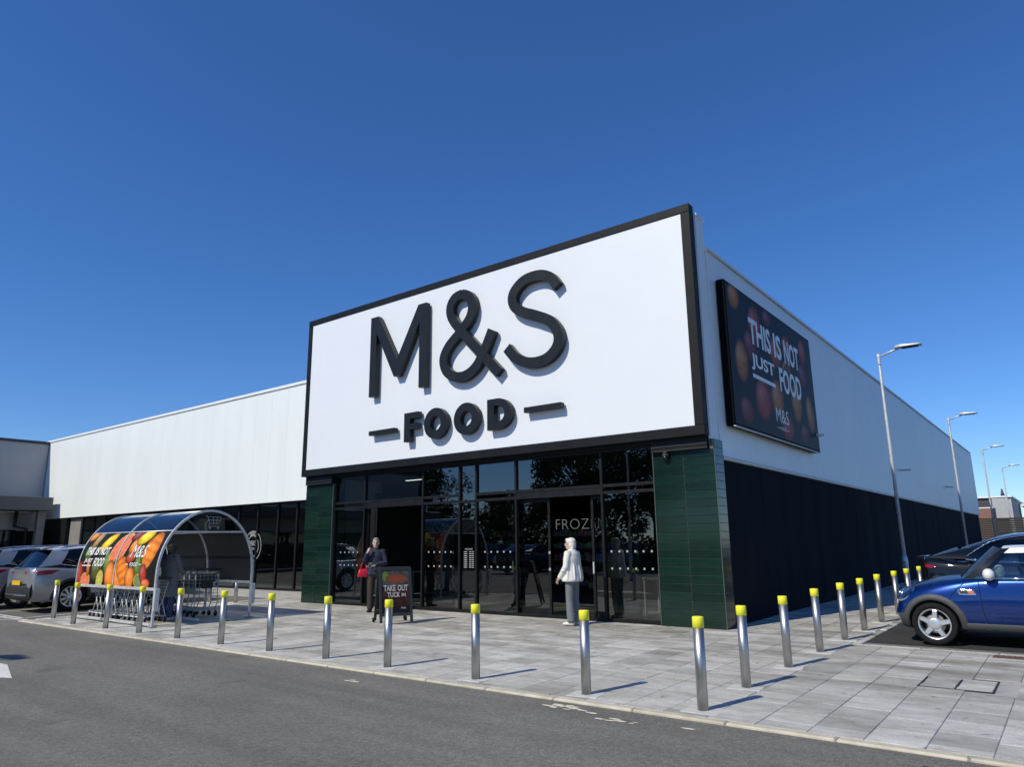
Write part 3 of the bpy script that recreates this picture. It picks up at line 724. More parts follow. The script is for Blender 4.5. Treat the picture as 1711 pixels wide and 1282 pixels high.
peaches = [(.15, .93, .12, .10, .5, OR, 'b'), (.55, .8, .17, .14, 1.2, PK, 'b'), (.42, .62, .13, .12, .3, DK, 'b'), (.22, .47, .16, .13, 1.4, OR, 'b'), (.62, .25, .19, .16, .4, PK, 'b'), (.25, .12, .14, .1, 0, DK, 'b'),
           (.95, .3, .17, .15, 1.1, OR, 'b'), (1.0, .68, .15, .13, .2, PK, 'b'), (1.25, .55, .14, .12, .9, (.3, .16, .1), 'pit'), (1.3, .78, .14, .11, .3, PK, 'b'), (1.45, .35, .18, .14, 1.3, OR, 'b'), (1.15, .1, .16, .11, .2, PK, 'b'),
           (1.7, .62, .13, .11, .4, DK, 'b'), (1.75, .85, .12, .1, 1.2, PK, 'b'), (1.82, .3, .12, .17, .1, (.33, .14, .05), 'b'), (1.6, .1, .12, .08, .2, DK, 'b'), (.85, .93, .1, .07, 0, DK, 'b')]
ink_grid('poster', 176, 96, lambda u, v: (.243, 0.939+u*5.709, 3.753+v*2.875), lambda u, v: fruit_color(u, v, 2.0, peaches, (.014, .012, .016)), ap)
def side_text(s, y0, y1, z0, z1, bold=.03):
    vs, fs = fit_text(s, y0, y1, z0, z1, bold); part('poster_lettering', MB().add([(.248, a, b_) for a, b_ in vs], fs), 'print_white', ap, fix=False)
side_text('THIS', 2.118, 3.473, 5.604, 6.184); side_text('IS', 3.679, 4.207, 5.604, 6.184); side_text('NOT', 4.414, 5.541, 5.604, 6.184)
side_text('JUST', 2.118, 3.576, 5.036, 5.408); side_text('FOOD', 3.897, 5.521, 4.849, 5.429)
part('poster_underline', MB().box(.2455, .2485, 2.138, 3.555, 4.870, 4.953), 'print_white', ap)
side_text('M&S', 3.421, 4.290, 4.105, 4.425, .0); side_text('FOOD', 3.628, 4.072, 3.939, 4.012, .01)
part('poster_dash', MB().box(.2455, .2485, 3.442, 3.576, 3.967, 3.980).box(.2455, .2485, 4.124, 4.259, 3.967, 3.980), 'print_white', ap)
# dome camera
dc = thing('dome_camera', 'small black dome security camera on top of the right tiled pillar', 'camera', (-.87, .14, 3.16))
part('mount', MB().cyl(0, 0, .02, .065, .05, 16), 'black_plastic', dc); part('housing', MB().lathe([(.01, .03), (.062, .02), (.068, -.01), (.066, -.03)], n=20), 'black_plastic', dc); part('dome', MB().lathe([(.064, -.031), (.06, -.06), (.04, -.085), (.008, -.096)], n=20), 'paint_black', dc)

# ------------------------------------------------------------------ neighbouring building on the left
nbx = thing('neighbour_shop', 'pale shaded shop wing with dark coping and grey canopy at the far left', 'building')
part('upper_wall', MB().box(-39.9, -38.0, -30, LY-.04, 4.1, 7.05), 'wall_grey', nbx)
part('coping', MB().box(-40, -37.93, -30, LY-.04, 7.05, 7.2), 'wall_dark', nbx)
part('canopy', MB().cbox(-38.0, -35.7, -30, 2.35, 3.46, 4.12, .02), 'canopy_grey', nbx)
part('lower_wall', MB().box(-39.9, -38.05, -30, LY-.04, 2.55, 3.46), 'wall_grey', nbx)
part('end_wall', MB().box(-38.04, -34.7, 2.7, 2.9, GL, 3.08), 'frame_black', nbx)
part('column', MB().cbox(-36.5, -36.15, 1.9, 2.25, GL, 3.455, .01), 'column_grey', nbx); part('column', MB().cbox(-36.5, -36.15, -4.2, -3.85, GL, 3.455, .01), 'column_grey', nbx)
dpipe = part('downpipe', MB().tube([(-37.6, 1.4, 3.45), (-37.6, 1.4, 2.7), (-37.5, 1.9, 2.6), (-37.5, 2.0, .1)], .09, 8), 'black_plastic', nbx)
for k in range(8):
    f = MB(); y0, y1 = -16+k*2.2, -16+k*2.2+2.2
    if y1 > 2.5: break
    f.box(-38.1, -38.0, y0, y0+.04, GL, 2.55).box(-38.1, -38.0, y1-.04, y1, GL, 2.55).box(-38.09, -38.01, y0+.04, y1-.04, GL, GL+.1).box(-38.09, -38.01, y0+.04, y1-.04, 2.5, 2.55)
    o = part('window', f, 'frame_black', nbx); part('pane', MB().add([(-38.05, y0+.04, GL+.1), (-38.05, y1-.04, GL+.1), (-38.05, y1-.04, 2.5), (-38.05, y0+.04, 2.5)], [(0, 1, 2, 3)]), 'shop_glass', o)
part('inside_back', MB().box(-39.9, -39.5, -30, 2.6, GL-.02, 2.54), 'wall_inside', nbx); part('inside_end', MB().box(-39.49, -38.06, 2.5, 2.6, GL-.02, 2.54), 'wall_inside', nbx)

# ------------------------------------------------------------------ distant yard beyond the side wall
fb = thing('service_block', 'dark grey flat roofed block with a pale end wall beyond the long side wall', 'building')
part('wall', MB().box(-14, .75, 62, 80, 0, 4.95), 'wall_dark', fb); part('pale_wall', MB().box(.751, 1.02, 61.95, 74, 0, 4.9), 'wall_grey', fb); part('front_wall', MB().box(-.35, .75, 61.85, 61.99, 3.2, 4.9), 'wall_grey', fb)
part('front_roof', MB().box(-11.9, -.3, .62, 2.98, 7.0, 7.1), 'wall_grey', shop)
part('roof_edge', MB().box(-14.1, 1.1, 61.8, 80, 4.951, 5.08), 'coping_white', fb)
part('vent_pipe', MB().cyl(.35, 64, 5.08, 5.8, .18, 12, .05), 'wall_dark', fb)
bb = thing('brick_annex', 'low brown brick annex in front of the dark far block', 'building'); part('wall', MB().box(-6, -.05, 57, 60, 0, 3.9), 'brick_far', bb); part('roof_edge', MB().box(-6.05, 0, 56.95, 60.05, 3.901, 4.0), 'coping_white', bb)
fe = thing('slatted_fence', 'dark slatted timber fence across the far end of the yard', 'fence')
fsm = MB().cbox(-3.0, 3.0, -.015, .015, -.07, .07, .004).mesh('slat', 'slat_wood')
for k in range(3):
    for j in range(18): link('slat', fsm, fe, (-.4+k*6.02, 54.5, .2+j*.165))
    part('post', MB().box(-3.45+k*6.02, -3.35+k*6.02, 54.53, 54.63, 0, 3.15), 'slat_wood', fe)
fh = thing('flat_roof_house', 'tan flat roofed building with two dark windows at the far right edge', 'building')
part('wall', MB().box(1.6, 10, 72, 80, 0, 4.5), 'render_tan', fh); part('roof', MB().box(1.2, 10.4, 71.5, 80.4, 4.5, 4.72), 'coping_white', fh)
for xx in (1.9, 3.2): o = part('window', MB().box(xx, xx+.7, 71.93, 71.99, 3.0, 4.2), 'wall_dark', fh); part('pane', MB().box(xx+.06, xx+.64, 71.91, 71.925, 3.06, 4.14), 'car_glass_dark', o)

# ------------------------------------------------------------------ bollards
bo = thing('bollard', 'brushed steel bollard with yellow cap at the corner of the two rows, nearest the camera', 'bollard', (2.06, -5.49, gz(-5.49)), 0, 'steel bollards round the paved forecourt')
part('post', MB().lathe([(.051, .0), (.051, .75)], n=28), 'steel', bo)
part('yellow_cap', MB().lathe([(.0512, .745), (.055, .747), (.055, .838), (.051, .8456), (.02, .848)], n=28), 'yellow_cap', bo)
part('concrete_collar', MB().cbox(-.17, .17, -.15, .15, -.02, .0035, .003), 'concrete_collar', bo)
fx = [.77, -.76, -2.28, -3.55, -4.91, -6.27, -7.67, -9.08, -10.47, -12.0]
for k, x in enumerate(fx): copy_tree(bo, None, '%s steel bollard left of the corner bollard in the kerbside row' % ORD[k], None, (x, -5.49, gz(-5.49)), random.uniform(0, 3)*0)
for k, y in enumerate([-4.27, -2.82, -1.42, -.05, 1.25, 2.62, 4.2, 5.6, 7.2]): copy_tree(bo, None, '%s steel bollard behind the corner bollard in the row along the side wall' % ORD[k], None, (2.03, y, gz(y)))
for k, (x, y) in enumerate([(-13.78, -5.22), (-14.5, -1.0), (-13.65, -.72)]):
    copy_tree(bo, None, ['steel bollard at the far left corner beside the silver car', 'left one of two steel bollards standing behind the trolley shelter', 'right one of two steel bollards standing behind the trolley shelter'][k], None, (x, y, gz(y)))
for b_ in [o for o in S.objects if o.name.startswith('bollard')]: b_.rotation_euler = (random.uniform(-.013, .013), random.uniform(-.013, .013), random.uniform(0, .3))

# ------------------------------------------------------------------ lamp columns
lp = thing('lamp_post', 'nearest tall galvanised lamp post beside the long side wall', 'street lamp', (1.0, 11.55, gz(11.5)), 0, 'lamp posts along the side wall')
part('base_section', MB().lathe([(.085, 0), (.085, .92), (.06, 1.02)], n=18), 'galv', lp)
part('access_door', MB().cbox(-.03, .03, -.092, -.08, .45, .85, .004), 'galv_dark', lp)
part('column', MB().lathe([(.058, 1.0), (.048, 4), (.038, 7.02), (.03, 7.05)], n=14), 'galv', lp)
part('bracket', MB().lathe([(.048, 6.72), (.05, 6.74), (.05, 7.0), (.046, 7.08)], n=14).tube([(.0, 0, 6.98), (.36, 0, 7.10), (.56, 0, 7.15)], .03, 10), 'galv', lp)
hd = MB()
hd.rings([[(x_, y_*w_, z_+7.19) for y_, z_ in ((-1, 0), (-.9, -.028), (0, -.036), (.9, -.028), (1, 0), (.75, h_*.8), (0, h_), (-.75, h_*.8))] for x_, w_, h_ in ((.46, .05, .02), (.52, .12, .075), (.68, .15, .09), (.9, .15, .055), (1.12, .14, .04), (1.2, .12, .02))])
hh = part('lamp_head', hd, 'galv', lp); part('lens', MB().box(.66, 1.1, -.11, .11, 7.145, 7.156), 'black_plastic', hh)
for k, (y, s_) in enumerate([(26.85, 'second lamp post along the side wall, halfway to its far end'), (42.2, 'third lamp post along the side wall, near its far corner'), (57.5, 'farthest lamp post, beyond the end of the side wall')]): copy_tree(lp, None, s_, None, (1.0, y, gz(y)))
# a double headed one in the car park in front, seen by its shadow and in the glass
l2 = copy_tree(lp, None, 'twin headed lamp post in the car park, its shadow falls at the left road edge', 'lamp posts in the car park', (-10.45, -15.45, -.02))
for ch in list(lp.children):
    if ch.name.split('.')[0] in ('bracket', 'lamp_head'):
        c_ = ch.copy(); COL.objects.link(c_); c_.parent = l2; c_.rotation_euler = (0, 0, math.pi)
        for g in ch.children: g2 = g.copy(); COL.objects.link(g2); g2.parent = c_
copy_tree(l2, None, 'twin headed lamp post mirrored in the glass above the entrance', 'lamp posts in the car park', (-39.5, -32.5, -.02))

# ------------------------------------------------------------------ trolley shelter
HX = (-13.45, -11.58, -9.72); CY = -3.86; HA = 1.075; ZS = 1.02; HB = 1.31
def hoop(a):   # a: 0 = front foot ... 1 = back foot, by angle on the arch part only
    return (CY-HA*math.cos(a), ZS+HB*math.sin(a))
ARCH = [(CY-HA, .02), (CY-HA, .5)]+[hoop(math.pi*k/32) for k in range(33)]+[(CY+HA, .5), (CY+HA, .05)]
shel = thing('trolley_shelter', 'arched trolley shelter with galvanised hoops and fruit posters on its sides', 'shelter', (0, 0, 0))
for hx in HX:
    rings = []
    pts = [Vector((hx, y, z)) for y, z in ARCH]
    for i_, p in enumerate(pts):
        a = pts[max(0, i_-1)]; c_ = pts[min(len(pts)-1, i_+1)]; d = (c_-a).normalized(); nr = Vector((0, -d.z, d.y)) if True else None
        wv = Vector((.022, 0, 0)); t_ = nr*.022
        rings.append([p-wv-t_, p+wv-t_, p+wv+t_, p-wv+t_])
    h = part('hoop', MB().rings(rings, smooth=False), 'galv', shel)
    for yy in (CY-HA, CY+HA): part('foot_plate', MB().cbox(hx-.07, hx+.07, yy-.07, yy+.07, gz(yy), gz(yy)+.02, .004), 'galv_dark', h)
for yy, zz in ((CY-HA, .74), (CY+HA, .78)): part('rail', MB().cbox(HX[0]+.03, HX[2]-.03, yy-.02, yy+.02, zz-.03, zz+.03, .006), 'galv', shel)
AT = math.asin((1.90-ZS)/HB)
for a in (AT, math.pi-AT, math.pi/2):
    y_, z_ = hoop(a); part('purlin', MB().tube([(HX[0]+.03, y_, z_), (HX[2]-.03, y_, z_)], .018, 8), 'galv', shel)
for yy in (CY-HA, CY+HA): part('lock_box', MB().cbox(HX[2]+.035, HX[2]+.10, yy-.05, yy+.05, .32, .76, .008), 'galv', shel)
part('floor_rail', MB().cbox(HX[0]+.1, HX[2]-.03, CY-HA-.04, CY-HA+.01, .04, .09, .005), 'galv', shel); part('floor_rail', MB().cbox(HX[0]+.1, HX[2]-.03, -3.98, -3.93, .05, .10, .005), 'galv', shel)
part('threshold_strip', MB().cbox(HX[2]-.28, HX[2]-.18, CY-HA+.1, CY+.2, gz(-4), gz(-4)+.012, .003), 'kerb_stone', shel)
# side path: t 0 at bottom rail -> 1 at top of the printed part
def side_pt(t_, off=0.0, back=False):
    L1 = ZS-.77; n = 24; arc = 0; pts = [(CY-HA, .77)]
    L2 = 0; prev = hoop(0); seg = []
    for k in range(1, n+1):
        q = hoop(AT*k/n); L2 += math.hypot(q[0]-prev[0], q[1]-prev[1]); seg.append(L2); prev = q
    s_ = t_*(L1+L2)
    if s_ <= L1: y_, z_, nrm = CY-HA, .77+s_, (-1, 0)
    else:
        s_ -= L1; k = next((i for i, v_ in enumerate(seg) if v_ >= s_-1e-6), n-1); a0 = AT*k/n; pv = seg[k-1] if k else 0
        a = a0+AT/n*(s_-pv)/(seg[k]-pv); y_, z_ = hoop(a); nn = Vector((-math.cos(a)/HA, math.sin(a)/HB)).normalized(); nrm = (nn.x, nn.y)
    y_ += nrm[0]*off; z_ += nrm[1]*off
    return (2*CY-y_, z_) if back else (y_, z_)
YL = (.86, .60, .03); OG = (.85, .25, .035); GF = (.80, .16, .05); GRN = (.10, .20, .03); BR = (.42, .26, .10); RD = (.42, .05, .03); LM = (.55, .52, .06)
fruitL = [(.02, .15, .22, .34, .1, RD, 'b'), (.25, .62, .22, .16, .9, GRN, 'b'), (.32, .86, .12, .26, -.35, BR, 'b'), (.72, .80, .14, .30, -.8, YL, 'b'), (.10, .92, .16, .10, .5, OG, 'b'), (.62, .30, .30, .18, 1.1, (.10, .12, .03), 'b'), (.28, .08, .18, .16, 0, GF, 'cut'),
          (.33, .33, .07, .22, .1, (.55, .16, .06), 'b'), (.76, .10, .13, .20, -.2, LM, 'cut'), (.95, .38, .16, .30, .3, GRN, 'b'), (1.12, .66, .17, .36, -.35, GF, 'cut'), (1.08, .16, .20, .34, .1, OG, 'b')]
fruitR = [(.0, .66, .20, .38, -.35, GF, 'cut'), (.05, .15, .24, .34, .1, OG, 'b'), (.22, .26, .2, .32, .5, OG, 'stripe'), (.38, .72, .2, .14, 1.0, OG, 'b'), (.30, .92, .2, .1, .4, (.25, .05, .06), 'b'), (.58, .88, .26, .16, .5, YL, 'b'), (.40, .50, .18, .12, .3, (.45, .08, .04), 'b'), (.90, .62, .22, .40, -.25, OG, 'stripe'),
          (.66, .34, .13, .28, .15, GRN, 'b'), (.46, .14, .16, .24, -.1, OG, 'b'), (.74, .08, .18, .14, -.5, (.12, .22, .04), 'cut'), (.84, .22, .12, .20, .2, RD, 'b'), (.93, .06, .14, .1, 0, GF, 'b')]
fruitL = [(a, b_, c_*.86, d*.86, e, f_, g_) for a, b_, c_, d, e, f_, g_ in fruitL]; fruitR = [(a, b_, c_*.88, d*.88, e, f_, g_) for a, b_, c_, d, e, f_, g_ in fruitR]
for x0, x1, fr in ((HX[0]+.032, HX[1]-.032, fruitL), (HX[1]+.032, HX[2]-.032, fruitR)):
    for back in (False, True):
        pp = ink_grid('poster_panel', 72, 64, lambda u, v: (lambda q: (x0+u*(x1-x0), q[0], q[1]))(side_pt(v, .012, back)), (lambda u, v: fruit_color(u, v, 1.2, fr, (.016, .014, .014))) if not back else (lambda u, v: fruit_color(1-u, v, 1.2, fr, (.016, .014, .014))), shel)
        n = 16; g = MB().grid([[(lambda q: (x0+u_*(x1-x0), q[0], q[1]))(side_pt(v_/n, .004, back)) for v_ in range(n+1)] for u_ in (0, 1)]); part('poster_backing', g, 'black_plastic', shel, fix=False)
    n = 20; g = MB().grid([[(x0+u_*(x1-x0), *hoop(AT+(math.pi-2*AT)*v_/n)) for v_ in range(n+1)] for u_ in (0, 1)]); part('roof_sheet', g, 'smoked_sheet', shel)
def wrap_text(s, x0, x1, t0, t1, bold=.02, slant=.0):
    vs, fs = fit_text(s, x0, x1, t0, t1, bold, slant)
    part('poster_lettering', MB().add([(lambda q: (a, q[0], q[1]))(side_pt(b_, .018)) for a, b_ in vs], fs), 'print_white', shel, fix=False)
wrap_text('THIS', -13.24, -12.86, .54, .69, .03, .07); wrap_text('IS', -12.78, -12.60, .54, .69, .03, .07); wrap_text('NOT', -12.53, -12.1, .54, .69, .03, .07)
wrap_text('JUST', -13.2, -12.8, .385, .475, .03, .05); wrap_text('FOOD', -12.72, -12.2, .33, .49, .03, .07)
part('poster_underline', MB().add([(lambda q: (a, q[0], q[1]))(side_pt(b_, .018)) for a, b_ in ((-13.25, .335), (-12.8, .335), (-12.8, .355), (-13.25, .355))], [(0, 1, 2, 3)]), 'print_white', shel)
wrap_text('M&S', -11.02, -10.38, .50, .72, .0, .10); wrap_text('FOOD', -10.93, -10.58, .345, .41, .02, .02)
for a0 in (-11.1, -10.52): part('poster_dash', MB().add([(lambda q: (a, q[0], q[1]))(side_pt(b_, .018)) for a, b_ in ((a0, .37), (a0+.1, .37), (a0+.1, .385), (a0, .385))], [(0, 1, 2, 3)]), 'print_white', shel)
# smoked gable with the trolley symbol
gp = [hoop(AT+(math.pi-2*AT)*k/24) for k in range(25)]; 
gab = part('gable_sheet', MB().add([(HX[2]-.02, CY+(y_-CY)*.975, 1.9+(z_-1.9)*.96) for y_, z_ in gp], [list(range(25))]), 'smoked_sheet', shel)
part('gable_bar', MB().cbox(HX[2]-.04, HX[2]+.0, gp[0][0]+.03, gp[-1][0]-.03, 1.865, 1.898, .005), 'galv', shel)
sy = MB()
for a, b_ in (((-3.98, 2.22), (-3.93, 2.20)), ((-3.93, 2.20), (-3.88, 2.06)), ((-3.88, 2.06), (-3.66, 2.06)), ((-3.93, 2.20), (-3.62, 2.20)), ((-3.62, 2.20), (-3.66, 2.06)), ((-3.9, 2.13), (-3.64, 2.13)), ((-3.88, 2.06), (-3.90, 2.0)), ((-3.90, 2.0), (-3.64, 2.0)), ((-3.80, 2.2), (-3.79, 2.06)), ((-3.71, 2.2), (-3.72, 2.06))):
    sy.tube([(HX[2]-.014, *a), (HX[2]-.014, *b_)], .007, 4)
part('trolley_symbol', sy, 'vinyl', gab); part('symbol_wheel', MB().ball((HX[2]-.014, -3.87, 1.965), .022, 6), 'vinyl', gab); part('symbol_wheel', MB().ball((HX[2]-.014, -3.68, 1.965), .022, 6), 'vinyl', gab)

# ------------------------------------------------------------------ trolleys (push direction local -X, handle at +X)
def wire_panel(mb, c00, c10, c11, c01, nu, nv, r=.0028):
    c00, c10, c11, c01 = map(Vector, (c00, c10, c11, c01))
    for i_ in range(nu+1):
        u = i_/nu; a = c00.lerp(c10, u); b_ = c01.lerp(c11, u); mb.tube([a, b_], r, 4, caps=False)
    for j in range(nv+1):
        v_ = j/nv; a = c00.lerp(c01, v_); b_ = c10.lerp(c11, v_); mb.tube([a, b_], r, 4, caps=False)
def trolley(name, label, big, grp):
    t_ = thing(name, label, 'trolley', (0, 0, 0), 0, grp)
    if big: L, Wd, zt, zb_, zf = .92, .27, .98, .50, .9
    else: L, Wd, zt, zb_, zf = .72, .22, .86, .60, .82
    b0 = [(-L+.08, -Wd*.72, zb_+.05), (0, -Wd, zb_), (0, Wd, zb_), (-L+.08, Wd*.72, zb_+.05)]; t0 = [(-L, -Wd*.8, zf), (.03, -Wd*1.04, zt), (.03, Wd*1.04, zt), (-L, Wd*.8, zf)]
    bk = MB(); nw = 11 if big else 8
    for a, b_, n in ((0, 1, nw), (3, 2, nw), (0, 3, 6), (1, 2, 6)): wire_panel(bk, b0[a], b0[b_], t0[b_], t0[a], n, 6 if big else 4)
    wire_panel(bk, b0[0], b0[1], b0[2], b0[3], nw, 5)
    part('basket', bk, 'galv', t_)
    part('rim', MB().tube([*t0, t0[0]], .007, 6), 'galv', t_)
    hz = zt+.06
    part('handle', MB().tube([(.12, -Wd*1.05, hz), (.12, Wd*1.05, hz)], .016, 10), 'black_plastic', t_)
    part('handle_arm', MB().tube([(.02, -Wd*1.04, zt-.02), (.10, -Wd*1.05, hz+.01), (.13, -Wd*1.05, hz-.01)], .013, 6), 'grey_plastic', t_); part('handle_arm', MB().tube([(.02, Wd*1.04, zt-.02), (.10, Wd*1.05, hz+.01), (.13, Wd*1.05, hz-.01)], .013, 6), 'grey_plastic', t_)
    fm = MB(); r_ = .012
    for s_ in (-1, 1):
        if big:
            fm.tube([(.0, s_*Wd, zb_), (.02, s_*Wd, .3), (-.05, s_*Wd*.98, .16), (-L+.1, s_*Wd*.7, .15)], r_, 6)
            fm.tube([(-.02, s_*Wd, zt-.05), (.0, s_*Wd, zb_)], r_, 6)
        else:
            fm.tube([(0.02, s_*Wd, zt), (-.16, s_*Wd*.97, .42), (-.38, s_*Wd*.85, .13)], r_, 6); fm.tube([(-.34, s_*Wd*.86, zb_), (-.16, s_*Wd*.97, .42), (.0, s_*Wd, .13)], r_, 6)
            fm.tube([(.02, s_*Wd, .12), (-L+.1, s_*Wd*.75, .12)], .014, 6)
    fm.tube([(-L+.1, -Wd*.7, .14), (-L+.1, Wd*.7, .14)], r_, 6); fm.tube([(-.02, -Wd, .14), (-.02, Wd, .14)], r_, 6)
    part('frame', fm, 'galv', t_)
    if big:
        part('child_seat', MB().cbox(-.10, .0, -Wd*.8, Wd*.8, zt-.22, zt-.05, .01), 'black_plastic', t_)
        part('advert_plate', MB().cbox(.012, .02, -Wd*.5, Wd*.5, zb_+.12, zb_+.3, .003), 'black_plastic', t_)
    for s_ in (-1, 1):
        for xx, ww in ((-L+.12, .72), (-.03, .97)):
            f_ = part('caster', MB().tube([(xx, s_*Wd*ww, .15), (xx+.02, s_*Wd*ww, .11)], .02, 8).box(xx-.0, xx+.04, s_*Wd*ww-.022, s_*Wd*ww-.017, .05, .12).box(xx-.0, xx+.04, s_*Wd*ww+.017, s_*Wd*ww+.022, .05, .12), 'galv_dark', t_)
            part('wheel', MB().lathe([(.02, -.014), (.058, -.014), (.062, -.008), (.062, .008), (.058, .014), (.02, .014)], (xx+.02, s_*Wd*ww, .062), 16, 'y'), 'rubber', f_)
    return t_
tb = trolley('shopping_trolley', 'large wire shopping trolley nearest the open end of the shelter', True, 'large trolleys in the shelter'); tb.location = (-10.75, -3.25, gz(-3.2))
names = ['second', 'third', 'fourth', 'fifth', 'sixth']
for k in range(5): copy_tree(tb, None, '%s large wire trolley nested behind the nearest large one' % names[k], None, (-10.75-.26*(k+1), -3.25+random.uniform(-.01, .01), gz(-3.2)))
ts = trolley('small_trolley', 'small shallow trolley nearest the open end, under the right fruit poster', False, 'small trolleys under the fruit posters'); ts.location = (-10.55, -4.48, gz(-4.5))
for k in range(9): copy_tree(ts, None, '%s small shallow trolley along from the nearest one under the fruit posters' % ORD[k+1], None, (-10.55-.23*(k+1)-(.1 if k > 3 else 0), -4.48+random.uniform(-.012, .012), gz(-4.5)))

# ------------------------------------------------------------------ A-board
ab = thing('a_board', 'black folding pavement board with a food poster standing outside the doors', 'sign', (-5.98, -1.95, gz(-1.9)), R(60))
for s_, nm in ((-1, 'front'), (1, 'back')):
    tilt = -s_*.24
    f = MB(); f.box(-.33, -.28, -.02, .02, .02, 1.08).box(.28, .33, -.02, .02, .02, 1.08).box(-.28, .28, -.018, .018, 1.03, 1.08).box(-.28, .28, -.018, .018, .14, .2)
    o = part('panel_frame', f, 'black_plastic', ab, (0, s_*.30, .02), (-tilt*-1 if False else (s_*.245), 0, 0))
    part('board', MB().box(-.28, .28, -.008, .008, .2, 1.03), 'frame_black', o)
    if s_ < 0:
        def bcol(u, v):
            if v > .62: 
                d = ((u-.55)/.42)**2+((v-.80)/.12)**2
                if d < 1: return (.22*(1-.5*d)*(.7+.6*vnoise(u*30, v*40)), .05, .03)
                if (u-.13)**2+(v-.86)**2 < .012: return (.10, .16, .03)
                return (.03+.05*vnoise(u*14, v*20),)*3
            k = .5+vnoise(u*9, v*14); return (.035*k, .016*k, .013*k) if v > .16 else (.012, .011, .011)
        ink_grid('poster', 40, 60, lambda u, v: (-.275+u*.55, -.0095, .205+v*.82), bcol, o)
        for s2, x0, x1, z0, z1 in (('TAKE', -.24, .0, .62, .74), ('OUT', .04, .25, .62, .74), ('TUCK', -.17, .09, .50, .60), ('IN', .12, .2, .51, .58)):
            vs, fs = fit_text(s2, x0, x1, z0, z1, .03); part('board_lettering', MB().add([(a, -.011, b_) for a, b_ in vs], fs), 'board_white', o, fix=False)
        vs, fs = fit_text('M&S', .10, .20, .27, .31, .0); part('board_lettering', MB().add([(a, -.011, b_) for a, b_ in vs], fs), 'board_white', o, fix=False)
for xx in (-.33, .33): part('wheel', MB().tube([(xx-.02, .31, .05), (xx+.02, .31, .05)], .045, 14, smooth=False), 'rubber', ab)
part('spreader_bar', MB().tube([(-.305, -.25, .26), (-.305, .25, .26)], .008, 6), 'black_plastic', ab)
part('carry_handle', MB().cbox(-.33, .33, -.045, .045, 1.06, 1.09, .01), 'black_plastic', ab)

# ------------------------------------------------------------------ inside the shop
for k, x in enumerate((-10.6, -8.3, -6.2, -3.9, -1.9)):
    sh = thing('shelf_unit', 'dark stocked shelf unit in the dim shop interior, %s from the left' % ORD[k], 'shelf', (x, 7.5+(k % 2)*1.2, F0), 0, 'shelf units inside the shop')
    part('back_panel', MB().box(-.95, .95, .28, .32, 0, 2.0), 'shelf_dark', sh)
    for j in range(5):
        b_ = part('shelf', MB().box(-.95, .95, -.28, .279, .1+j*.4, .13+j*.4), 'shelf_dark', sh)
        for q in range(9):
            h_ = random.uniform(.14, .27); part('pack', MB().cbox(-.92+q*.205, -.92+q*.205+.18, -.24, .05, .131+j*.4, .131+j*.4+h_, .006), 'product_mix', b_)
for k, (x, y) in enumerate(((-9.9, 3.2), (-3.4, 4.0), (-1.9, 2.2))):
    sh = thing('display_table', ['low display table inside the left doorway', 'low display table inside the right doorway', 'low display table behind the window right of the doors'][k], 'table', (x, y, F0))
    part('top', MB().cbox(-.5, .5, -.35, .35, .72, .76, .008), 'column_grey', sh)
    for sx_ in (-1, 1):
        for sy_ in (-1, 1): part('leg', MB().box(sx_*.46-.02, sx_*.46+.02, sy_*.31-.02, sy_*.31+.02, 0, .72), 'galv_dark', sh)
for k, (s_, x0, x1, z0, z1, y) in enumerate((('FROZEN', -7.9, -6.05, 1.98, 2.29, 8.0), ('WINE', -14.6+.6, -13.2, 1.95, 2.3, 6.55))):
    vs, fs = fit_text(s_, x0, x1, z0, z1, -.022); o = part('hanging_sign', MB().add([(a, y-1.3 if s_ == 'FROZEN' else y, b_) for a, b_ in vs], fs), 'glow_letters', None, fix=False)
    tag(o, ['white FROZEN lettering hanging in the shop beyond the right doorway', 'white WINE lettering on the dark wall beyond the left doorway'][k], 'sign')
for k, (x, y) in enumerate(((-9.9, 2.4), (-3.2, 5.0))):
    o = thing('ceiling_light', 'slim ceiling light inside the shop, %s one counted from the left doorway' % ORD[k], 'light', (x, y, 3.40), 0, 'ceiling lights inside the shop'); part('housing', MB().box(-.35, .35, -.06, .06, .0, .058), 'shelf_dark', o); part('tube', MB().box(-.32, .32, -.04, .04, -.012, -.002), 'lamp_tube', o)

